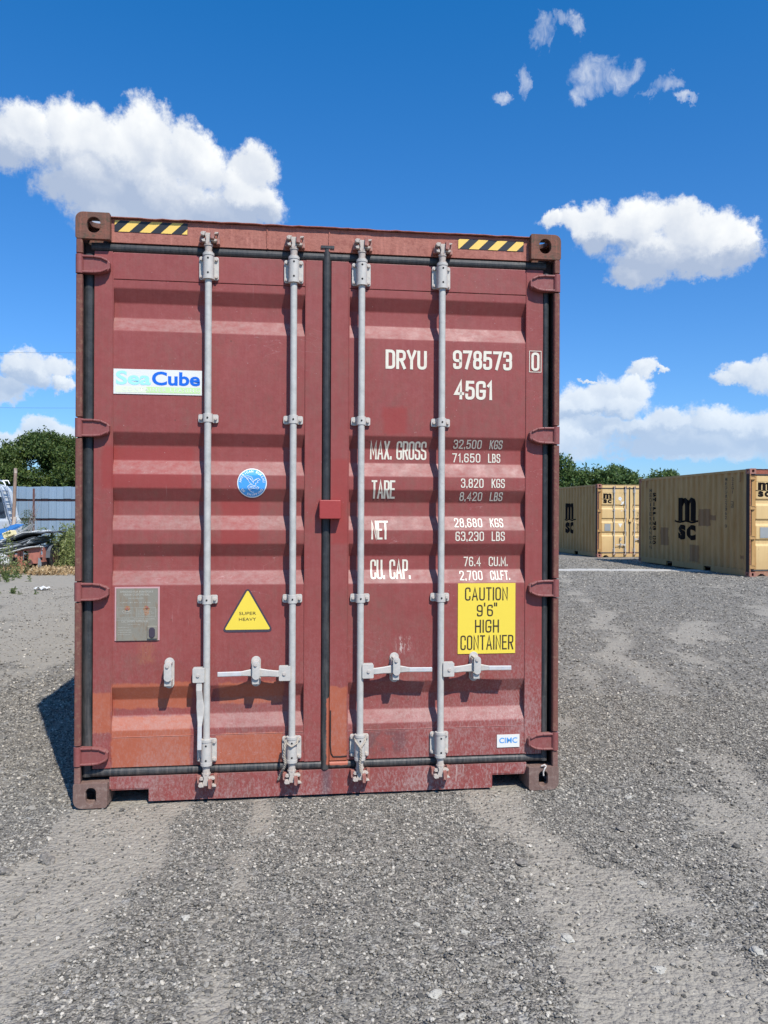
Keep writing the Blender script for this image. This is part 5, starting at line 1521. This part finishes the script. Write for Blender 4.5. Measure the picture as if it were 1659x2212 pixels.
def sheet(h):
    b = MB(); xs_ = [0, .010, .016, .028, .034, .095, .100, .106, .111, .172, .177, .183, .188, pitch-.001]; ys_ = [0, -.004, -.024, -.024, 0, 0, -.006, -.006, 0, 0, -.006, -.006, 0, 0]
    vs = []
    for x, y in zip(xs_, ys_): vs += [(x, y, 0), (x, y, h)]
    b.add(vs, [(2*i, 2*i+2, 2*i+3, 2*i+1) for i in range(len(xs_)-1)])
    return b.mesh('sheet', [M['sheet']])
tiers = [(.06, 1.10), (1.225, 1.705-1.225), (1.775, .345)]
mesh_t = [sheet(h) for _, h in tiers]
nsh = int((FX1-FX0)/pitch); rr_ = random.Random(11)
for (z, h), me_ in zip(tiers, mesh_t):
    for i in range(nsh):
        o = link('sheet', me_, fence, (i*pitch, rr_.uniform(-.004, .004), z + (rr_.uniform(-.008, .012) if z > 1.5 else rr_.uniform(-.004, .004))))
for z in (1.19, 1.74, .25):
    b = MB(); b.box(0, nsh*pitch, .014, .05, z-.055, z+.055); link('rail', b.mesh('rail', [M['angle']]), fence)
b = MB(); b.box(-.05, .0, .05, .10, 0, 2.05)
me_ = b.mesh('fence_post', [M['angle']])
for i in range(7): link('fence_post', me_, fence, (.2 + i*2.45, 0, 0))

def pt(px, py, D):       # photograph position at a distance, used only for laying out
    return ((px-829.5 + .0044*(py-1106))/F_PX*D, D, CAM_H + (1106 - py - .0044*(px-829.5))/F_PX*D*1.0 + .0)

# wooden post, leaning a little, with a pale offcut at its foot
M['wood'] = simple('weathered_wood', (.30, .205, .15), .85, var=.3, scale=12, bump=.6, dirt=(.16, .10, .08), dirt_amt=.6)
M['wood_pale'] = simple('pale_sawn_wood', (.52, .42, .33), .8, var=.12, scale=12)
xt, _, zt = pt(33.6, 1018.8, 20.0); xb_, _, zb_ = pt(29.6, 1126, 20.0)
dxz = (xt-xb_)/(zt-zb_)
po = thing('wooden_post', 'tall weathered wooden post leaning slightly in front of the metal fence', 'post', (xb_ - dxz*zb_, 20.0, 0))
b = MB(); rr_ = random.Random(4); pts = [(dxz*zt*i/12 + rr_.uniform(-.004, .004), rr_.uniform(-.003, .003), zt*i/12) for i in range(13)]
b.tube(pts, [.047 - .0006*i for i in range(13)], 10)
link('post_shaft', b.mesh('post_shaft', [M['wood']]), po)
b = MB(); b.cyl((dxz*zt, 0, zt-.12), (dxz*zt, 0, zt+.004), .0415, n=10); link('post_top', b.mesh('post_top', [M['wood_pale']]), po)
x_, _, z_ = pt(27, 1131, 19.7)
b = MB(); b.obox((0, 0, 0), (.075, .03, .9), Matrix.Rotation(R(8), 3, 'Y')); tag(link('wooden_board', b.mesh('wooden_board', [M['wood_pale']]), loc=(x_, 19.7, z_-.36), bevel=.004), 'pale offcut board leaning against the foot of the wooden post', 'board')
# rusty post with dead vine
xr_, _, zr_ = pt(73, 1062, 19.6)
M['rusty_post'] = simple('rusty_post', (.13, .06, .055), .9, var=.35, scale=14, bump=.5)
mp = thing('metal_post', 'rusty metal post wrapped in dead vine standing before the fence', 'post', (xr_, 19.6, 0))
b = MB(); b.box(-.026, .026, -.004, .004, 0, zr_); b.box(-.004, .004, .004, .045, 0, zr_); link('post_profile', b.mesh('post_profile', [M['rusty_post']]), mp)
M['vine'] = simple('dead_vine', (.30, .24, .20), .9, var=.3, scale=20)
b = MB(); rr_ = random.Random(9)
for k in range(26):
    a = rr_.uniform(0, 6.28); z0 = rr_.uniform(.0, 1.0); pts = []
    x0_, y0_ = rr_.uniform(-.05, .05), rr_.uniform(-.06, .02); spread = rr_.uniform(.05, .20)*(1 if k % 2 else -1)
    zz = z0; L_ = rr_.uniform(.5, 1.1)
    for i in range(9):
        pts.append((x0_ + spread*math.sin(i*.5 + a)*(.4+.6*i/8), y0_ + .05*math.cos(i*.7 + a), z0 + L_*i/8))
    b.tube(pts, .004, 4)
vine = link('vine', b.mesh('vine', [M['vine']]), loc=(xr_, 19.55, 0)); tag(vine, 'tangle of dead vine stems clinging to the rusty metal post', 'vine')
rng = np.random.default_rng(3)
P = np.stack([rng.normal(-.13, .08, 900), rng.normal(0, .06, 900), rng.uniform(.5, 1.45, 900)], 1); P[:, 0] -= (1.45-P[:, 2])*.10
lv = link('vine_leaves', quads_mesh('vine_leaves', leaf_quads(P, .022, rng), M['leaf_olive']), vine)

# ------------------------------------------------------------------ white van at the left edge (only its tail shows)
M['dark_sheet'] = simple('dark_sheet', (.10, .11, .125), .6, var=.3, scale=5)
M['van'] = simple('van_white', (.62, .65, .66), .35, var=.06, scale=3, dirt=(.50, .50, .40), dirt_amt=.35, spec=.5)
M['van_trim'] = simple('van_grey_trim', (.30, .33, .34), .5, var=.1)
def glass():
    m_, g = material('tinted_glass'); g.bsdf((.02, .03, .045), .08, 0.0, None, .6); return m_
M['glass'] = glass()
M['tyre'] = simple('tyre_black', (.03, .03, .032), .85, var=.2)
M['chrome'] = simple('dull_chrome', (.45, .46, .47), .35, metal=.8, var=.1)
D_ = 20.6
xv, _, zv = pt(17, 1135, D_)
van = thing('white_van', 'white high-roofed van at the left edge, rear ladder and dark side window', 'van', (xv, D_, 0))
prof = [(0, .52), (0, .95), (-.03, 1.16), (-.10, 1.30), (-.17, 1.60), (-.27, 1.95), (-.36, 2.10), (-.60, 2.16), (-3.2, 2.14), (-3.6, 2.05), (-4.15, 1.40), (-4.9, 1.15), (-5.05, .95), (-5.05, .50), (-4.75, .42), (-.2, .40)]
b = MB(); b.prism(prof, -.85, .85); link('body', b.mesh('van_body', [M['van']]), van, bevel=.05, seg=3)
b = MB()
b.prism(rnd_poly([(-.20, 1.22), (-.34, 1.78), (-1.15, 1.78), (-1.15, 1.22)], .10, True), -.862, -.852); link('side_window', b.mesh('side_window', [M['glass']]), van)
b = MB(); b.prism(rnd_poly([(-1.3, 1.22), (-1.3, 1.78), (-2.4, 1.78), (-2.4, 1.22)], .08, True), -.862, -.852); link('side_window', b.mesh('side_window', [M['glass']]), van)
b = MB(); b.prism(rnd_poly([(-2.6, 1.22), (-2.6, 1.78), (-3.45, 1.75), (-3.95, 1.22)], .06, True), -.862, -.852); link('side_window', b.mesh('side_window', [M['glass']]), van)
b = MB(); b.prism([(-.082, 1.26), (-.152, 1.60), (-.205, 1.80), (-.180, 1.80), (-.125, 1.60), (-.052, 1.26)], -.80, .02); link('rear_window', b.mesh('rear_window', [M['glass']]), van)
b = MB(); b.prism([(.06, .46), (.06, .64), (-.35, .64), (-.35, .46)], -.87, .87); link('bumper', b.mesh('bumper', [M['van_trim']]), van, bevel=.03)
b = MB(); b.box(-.05, .012, -.84, -.70, .78, 1.10); link('tail_light', b.mesh('tail_light', [M['red_bright']]), van, bevel=.01)
b = MB(); b.box(-3.2, -.2, -.858, -.852, .80, .83); b.box(-3.2, -.2, -.858, -.852, 1.02, 1.035); link('side_moulding', b.mesh('side_moulding', [M['van_trim']]), van)
b = MB()
for y in (.08, .40):
    b.tube([(.06, y, 1.12), (-.02, y, 1.28), (-.10, y, 1.60), (-.20, y, 1.96), (-.30, y, 2.20), (-.44, y, 2.26), (-.60, y, 2.22)], .024, 8)
for z, x in ((1.28, -.02), (1.44, -.06), (1.60, -.10), (1.78, -.15), (1.96, -.20)): b.tube([(x, .08, z), (x, .40, z)], .016, 6)
link('ladder', b.mesh('ladder', [M['chrome']]), van)
b = MB(); b.tube([(-.3, -.72, 2.16), (-.34, -.72, 2.25), (-2.8, -.72, 2.25), (-2.84, -.72, 2.14)], .018, 8); b.tube([(-.3, .72, 2.16), (-.34, .72, 2.25), (-2.8, .72, 2.25), (-2.84, .72, 2.14)], .018, 8)
for x in (-.5, -1.2, -1.9, -2.6): b.tube([(x, -.72, 2.25), (x, .72, 2.25)], .014, 6)
link('roof_rack', b.mesh('roof_rack', [M['chrome']]), van)
for x in (-.95, -3.95):
    for y in (-.80, .80):
        b = MB(); b.cyl((x, y-.11, .33), (x, y+.11, .33), .33, n=28); w_ = link('wheel', b.mesh('wheel', [M['tyre']]), van, bevel=.02)
        b = MB(); b.cyl((x, y-.118, .33), (x, y+.118, .33), .19, n=24); link('rim', b.mesh('rim', [M['chrome']]), w_, bevel=.01)

# ------------------------------------------------------------------ rusty trailer and its load
TX, TD = -9.03, 18.6      # local x = metres right of the frame edge
tz = lambda zy: CAM_H - ((1700+zy/6.636)/1.5069 - 1109.6)*TD/F_PX
tx = lambda zx: zx*.1*TD/F_PX
M['steel_sheet'] = simple('grey_sheet', (.30, .32, .33), .5, metal=.3, var=.2, scale=5)
M['white_sheet'] = simple('white_sheet', (.62, .62, .60), .5, var=.12, scale=4, dirt=(.3, .28, .25), dirt_amt=.4)
M['trailer'] = simple('trailer_red_oxide', (.43, .16, .115), .75, var=.15, scale=6, dirt=(.22, .09, .06), dirt_amt=.5)
tr = thing('utility_trailer', 'rusty red utility trailer loaded with scrap sheets beside the weeds', 'trailer', (TX, TD, 0))
b = MB(); b.box(tx(340), tx(400), -.02, .05, tz(1010), tz(680)); b.box(tx(400), tx(455), .0, .05, tz(1000), tz(690)); b.box(tx(455), tx(580), -.01, .04, tz(1000), tz(905)); b.box(tx(455), tx(600), .0, .04, tz(690), tz(655))
link('end_frame', b.mesh('end_frame', [M['trailer']]), tr, bevel=.006)
b = MB(); b.prism([(tx(580), tz(960)), (tx(815), tz(965)), (tx(845), tz(700)), (tx(870), tz(610)), (tx(590), tz(640))], -.03, .02); link('end_panel', b.mesh('end_panel', [M['trailer']]), tr, bevel=.006)
b = MB(); b.box(tx(-900), tx(880), .05, 2.6, tz(1000), tz(930)); b.box(tx(-900), tx(880), 1.0, 1.1, tz(1060), tz(1000)); link('chassis', b.mesh('chassis', [M['angle']]), tr)
b = MB(); b.box(tx(-900), tx(880), .10, 2.6, tz(930), tz(900)); b.box(tx(862), tx(875), .05, 2.6, tz(930), tz(620)); b.box(tx(-900), tx(-888), .05, 2.6, tz(930), tz(620)); link('side_panel', b.mesh('side_panel', [M['trailer']]), tr)
b = MB(); b.cyl((tx(630), -.05, tz(945)), (tx(630), -.02, tz(945)), .062, n=18); link('tail_light', b.mesh('tail_lamp', [M['rusty_post']]), tr, bevel=.005)
b = MB(); b.tube([(tx(487), -.04, tz(690)), (tx(487), -.04, tz(890))], .010, 6); link('latch_rod', b.mesh('latch_rod', [M['chrome']]), tr)
for s_ in (tx(905), tx(-925)):
    b = MB(); b.cyl((s_-.09, .55, .30), (s_+.05, .55, .30), .30, n=26); w_ = link('wheel', b.mesh('wheel', [M['tyre']]), tr, bevel=.02)
    b = MB(); b.cyl((s_-.095, .55, .30), (s_+.055, .55, .30), .15, n=20); link('rim', b.mesh('rim', [M['rusty_post']]), w_)
b = MB(); pts = []
for i in range(9):
    t = math.pi*i/8; pts.append((.55 - .38*math.cos(t), .32 + .33*math.sin(t)**.7))
for s_ in (tx(880), ):
    vs = [(s_, y, z) for y, z in pts] + [(s_+.10, y, z) for y, z in pts]
    b.add(vs, [(i, i+1, 9+i+1, 9+i) for i in range(8)])
link('fender', b.mesh('fender', [M['dark_sheet']]), tr)
b = MB(); b.prism([(tx(815), tz(1120)), (tx(900), tz(1120)), (tx(905), tz(960)), (tx(880), tz(860)), (tx(840), tz(830))], -.12, -.10)
tag(link('metal_plate', b.mesh('metal_plate', [M['steel_sheet']]), loc=(TX, TD, 0), rot=(0, 0, 0)), 'upright grey metal plate leaning at the trailer wheel', 'metal sheet')
def bent_sheet(name, spine, half, mat, label, cat, amp=.010, thick=.006, wob=0.0, seed=0, group=None, yshift=0):
    # spine: (x, z) points; the sheet is `half` deep on both sides, corrugated across its depth
    b = MB(); r_ = random.Random(seed)
    P_ = [Vector(p) for p in spine]; Q = []
    for i in range(len(P_)-1):
        for k in range(5): Q.append(P_[i].lerp(P_[i+1], k/5))
    Q.append(P_[-1]); n = len(Q); m_ = 24; vs = []
    for s_ in (0, thick):
        for i, p in enumerate(Q):
            for j in range(m_+1):
                y = -half + 2*half*j/m_ + yshift
                vs.append((p.x + wob*math.sin(j*.9+seed)*.5, y, p.y + amp*math.cos(math.pi*j) + wob*math.sin(j*.5 + i*.35 + seed) + s_))
    w_ = m_+1; N_ = n*w_
    fs = [(i*w_+j, i*w_+j+1, (i+1)*w_+j+1, (i+1)*w_+j) for i in range(n-1) for j in range(m_)]
    fs += [tuple(N_+q for q in reversed(f)) for f in fs]
    fs += [(i*w_, (i+1)*w_, N_+(i+1)*w_, N_+i*w_) for i in range(n-1)] + [(i*w_+m_, N_+i*w_+m_, N_+(i+1)*w_+m_, (i+1)*w_+m_) for i in range(n-1)]
    fs += [((n-1)*w_+j, (n-1)*w_+j+1, N_+(n-1)*w_+j+1, N_+(n-1)*w_+j) for j in range(m_)]
    b.add(vs, fs, 0, False)
    o = link(name, b.mesh(name, [mat]), loc=(TX, TD, 0)); tag(o, label, cat, group); return o
S = lambda *p: [(tx(a), tz(c)) for a, c in p]
PG = 'scrap sheets piled on the trailer'
desc = [
 (S((-900, 760), (-200, 800), (120, 745), (330, 690), (560, 640), (870, 600)), 'white_sheet', 'crumpled pale sheet at the very bottom of the scrap pile'),
 (S((-900, 700), (-200, 735), (0, 720), (250, 665), (520, 625), (760, 590)), 'dark_sheet', 'dark sheet second from the bottom of the scrap pile'),
 (S((-900, 660), (-150, 700), (60, 690), (300, 620), (480, 570), (700, 500)), 'steel_sheet', 'curved grey sheet in the lower middle of the scrap pile'),
 (S((-900, 600), (-100, 650), (120, 640), (360, 590), (560, 550), (660, 470)), 'white_sheet', 'pale curved sheet edge in the middle of the scrap pile'),
 (S((-900, 560), (-100, 600), (150, 590), (400, 530), (560, 500), (620, 450)), 'dark_sheet', 'dark sheet in the middle of the scrap pile'),
 (S((-900, 520), (-80, 560), (200, 560), (420, 530), (600, 470), (760, 430)), 'steel_sheet', 'grey sheet above the middle of the scrap pile'),
 (S((-900, 470), (0, 540), (250, 520), (480, 470), (640, 420), (780, 400)), 'dark_sheet', 'dark sheet just under the big top sheet of the pile'),
 (S((-900, 420), (0, 560), (200, 470), (380, 390), (560, 330), (720, 300), (900, 300), (1040, 285)), 'dark_sheet', 'long corrugated sheet reaching farthest right on top of the pile'),
 (S((-900, 400), (0, 520), (190, 440), (360, 370), (520, 305), (700, 285)), 'white_sheet', 'white corrugated sheet second from the top of the pile')]
for k, (sp, mt, lb) in enumerate(desc): bent_sheet('scrap_sheet', sp, .55, M[mt], lb, 'metal sheet', amp=.012, wob=.010, thick=.018 if mt != 'dark_sheet' else .008, seed=k, group=PG, yshift=.42)
bent_sheet('white_board', S((-400, 620), (0, 480), (200, 400), (430, 280), (560, 190), (655, 115)), .12, M['white_sheet'], 'white curled board sticking up at the back of the pile', 'board', amp=.004, wob=.006, seed=20, yshift=.05)
M['blue'] = simple('blue_plastic', (.045, .20, .52), .4, var=.1, scale=3)
b = MB(); b.prism([(tx(-600), tz(560)), (tx(-20), tz(440)), (tx(210), tz(250)), (tx(440), tz(118)), (tx(250), tz(108)), (tx(0), tz(200)), (tx(-600), tz(360))], .10, .14)
b.tube([(tx(-600), .095, tz(470)), (tx(0), .095, tz(305)), (tx(330), .095, tz(150))], .008, 5)
tag(link('blue_panel', b.mesh('blue_panel', [M['blue']]), loc=(TX, TD, 0), rot=(0, 0, 0), bevel=.006), 'bright blue ribbed plastic panel lying on the scrap pile', 'panel')
M['case'] = simple('cream_plastic', (.78, .66, .36), .45, var=.05)
cs_ = thing('yellow_case', 'cream yellow plastic case resting on the white sheet of the pile', 'case', (TX+tx(225), TD-.12, tz(330)))
cs_.rotation_euler = (0, R(-22), 0)
b = MB(); b.prism(rnd_poly([(-.115, -.06), (.115, -.06), (.115, .05), (.085, .075), (-.115, .075)], .025, True), -.12, .12); link('case_body', b.mesh('case_body', [M['case']]), cs_, bevel=.01)
b = MB(); b.box(.025, .085, -.128, -.120, .000, .016); b.box(-.10, .10, -.124, -.120, .035, .040); link('case_slot', b.mesh('case_slot', [M['dark_sheet']]), cs_)
# white sack
from mathutils import noise as mnoise
bm = bmesh.new(); bmesh.ops.create_icosphere(bm, subdivisions=4, radius=1.0)
for q in bm.verts:
    k = 1 + .16*mnoise.noise(q.co*2.2) + .06*mnoise.noise(q.co*7)
    q.co = Vector((q.co.x*.30*k, q.co.y*.22*k, q.co.z*.17*k + (-.02 if q.co.z < 0 else 0)))
me_ = bpy.data.meshes.new('sack'); bm.to_mesh(me_); bm.free(); me_.materials.append(M['white_sheet']); me_.polygons.foreach_set('use_smooth', [True]*len(me_.polygons))
tag(link('sack', me_, loc=(TX+tx(60), TD-.35, tz(890))), 'dirty white sack bulging in front of the trailer load', 'sack')

# ------------------------------------------------------------------ weeds
def weed_patch(name, pts_xy, hfun, per, lsize, mat, seed, stemmat, label, kind='stuff', cat=None, stem_r=.0025):
    rng_ = np.random.default_rng(seed); b = MB(); Ls = []
    for (x, y) in pts_xy:
        h = hfun(x, y)*rng_.uniform(.6, 1.1); z0 = float(ground_h(np.array([x]), np.array([y]))[0])
        lean = rng_.normal(0, .16, 2)
        tip = np.array([x + lean[0]*h, y + lean[1]*h, z0 + h]); bs = np.array([x, y, z0-.01])
        mid = (tip+bs)/2 + np.append(rng_.normal(0, .03*h, 2), 0)
        b.tube([tuple(bs), tuple(mid), tuple(tip)], [stem_r, stem_r*.8, stem_r*.4], 3)
        n = max(4, int(per*h)); t = rng_.uniform(.08, 1.0, n)[:, None]
        P_ = (1-t)**2*bs + 2*t*(1-t)*mid + t*t*tip + rng_.normal(size=(n, 3))*(.10*h*(1.15-t))*np.array([1, 1, .4])
        Ls.append(leaf_quads(P_, lsize, rng_, 2.6, .25))
    V = np.concatenate(Ls)
    lm = quads_mesh(name, V, mat)
    o = link(name, lm); o['label'] = label
    if kind: o['kind'] = kind
    else: o['category'] = cat
    st = link(name + '_stems', b.mesh('stems', [stemmat]), o)
    if kind: st['kind'] = 'stuff'
    return o
rng = np.random.default_rng(12)
M['stem_green'] = simple('green_stem', (.22, .24, .10), .8)
M['stem_dry'] = simple('dry_stem', (.45, .33, .20), .85)
xs_ = rng.uniform(-9.2, -5.5, 900); ys_ = rng.uniform(18.9, 21.6, 900)
keep = (xs_ > -8.15 - (ys_-19)*.15) | (rng.random(900) < .08)
hf = lambda x, y: .58 + .42*math.exp(-((x+8.15)/.55)**2)*1.0 + .25*math.sin(x*3.1)**2 - .12*(y < 19.6)
weed_patch('green_weeds', list(zip(xs_[keep], ys_[keep])), hf, 95, .030, M['weed'], 2, M['stem_green'], 'waist-high green weeds in front of the metal fence')
xs_ = rng.uniform(-10.3, -5.5, 900); ys_ = rng.uniform(17.6, 19.6, 900)
keep = np.abs(ys_ - (18.35 + .3*np.sin(xs_*2))) < .75
weed_patch('dry_grass', list(zip(xs_[keep], ys_[keep])), lambda x, y: .13, 260, .026, M['dry'], 3, M['stem_dry'], 'dry straw-coloured grass at the foot of the weeds')
xs_ = rng.normal(-8.6, .42, 120); ys_ = rng.normal(16.3, .42, 120)
weed_patch('dark_green_herbs', list(zip(xs_, ys_)), lambda x, y: .42*math.exp(-((x+8.9)/.6)**2)+.08, 330, .024, M['herb'], 4, M['stem_green'], 'low dark green herbs at the left edge before the trailer')
for i, (px, D_2, h) in enumerate(((27, 17.4, 1.02), (4, 17.2, .55), (58, 18.0, .42), (40, 17.9, .38))):
    x_ = (px-829.5)/F_PX*D_2
    pts_ = [(x_ + rng.normal(0, .02), D_2 + rng.normal(0, .02)) for _ in range(3)]
    lb = ['tall spindly weed standing in front of the scrap pile', 'leafy weed at the left edge before the white sack', 'thin curling weed before the round trailer lamp', 'drooping thin weed under the trailer frame'][i]
    weed_patch('weed_plant', pts_, lambda x, y: h, 130, .024, M['herb'] if i else M['weed'], 30+i, M['stem_green'], lb, None, 'plant', .004)
xs_ = rng.normal(-7.4, .55, 60); ys_ = rng.normal(13.6, .5, 60)
weed_patch('ground_herbs', list(zip(xs_, ys_)), lambda x, y: .05, 700, .020, M['herb'], 5, M['stem_green'], 'small flat herbs growing on the pale dirt at left')
# crumpled scrap on the dirt
bm = bmesh.new(); bmesh.ops.create_grid(bm, x_segments=10, y_segments=8, size=.5)
for q in bm.verts: q.co = Vector((q.co.x*.24, q.co.y*.16, .025 + .05*mnoise.noise(q.co*4)))
me_ = bpy.data.meshes.new('scrap'); bm.to_mesh(me_); bm.free(); me_.materials.append(M['white_sheet'])
D2 = CAM_H*F_PX/(1281-1110); o = link('scrap_paper', me_, loc=((91-829.5)/F_PX*D2, D2, .01)); tag(o, 'crumpled pale scrap lying on the dirt left of the container', 'litter')
sd = o.modifiers.new('thick', 'SOLIDIFY'); sd.thickness = .004

# power lines crossing the sky behind
pl_mat = simple('cable_dark', (.05, .05, .055), .7)
up = []
for x in (-55.0, 3.5):
    t_ = thing('utility_pole', 'wooden utility pole far behind, hidden by the maroon container' if x > 0 else 'wooden utility pole far off to the left', 'utility pole', (x, 60, 0))
    b = MB(); b.cyl((0, 0, 0), (0, 0, 14.6), .16, .11, n=10); link('pole', b.mesh('pole', [M['wood']]), t_)
    b = MB(); b.box(-.9, .9, -.06, .06, 13.7, 13.85); link('crossarm', b.mesh('crossarm', [M['wood']]), t_)
for zc, lb in ((13.95, 'upper thin power line crossing the sky at left'), (9.75, 'lower thin power line crossing the sky at left')):
    b = MB(); b.tube([(-55 + 58.5*i/16, 59.9, zc - .5 + .5*((i-8)/8)**2) for i in range(17)], .008, 4)
    tag(link('power_line', b.mesh('power_line', [pl_mat])), lb, 'power line')
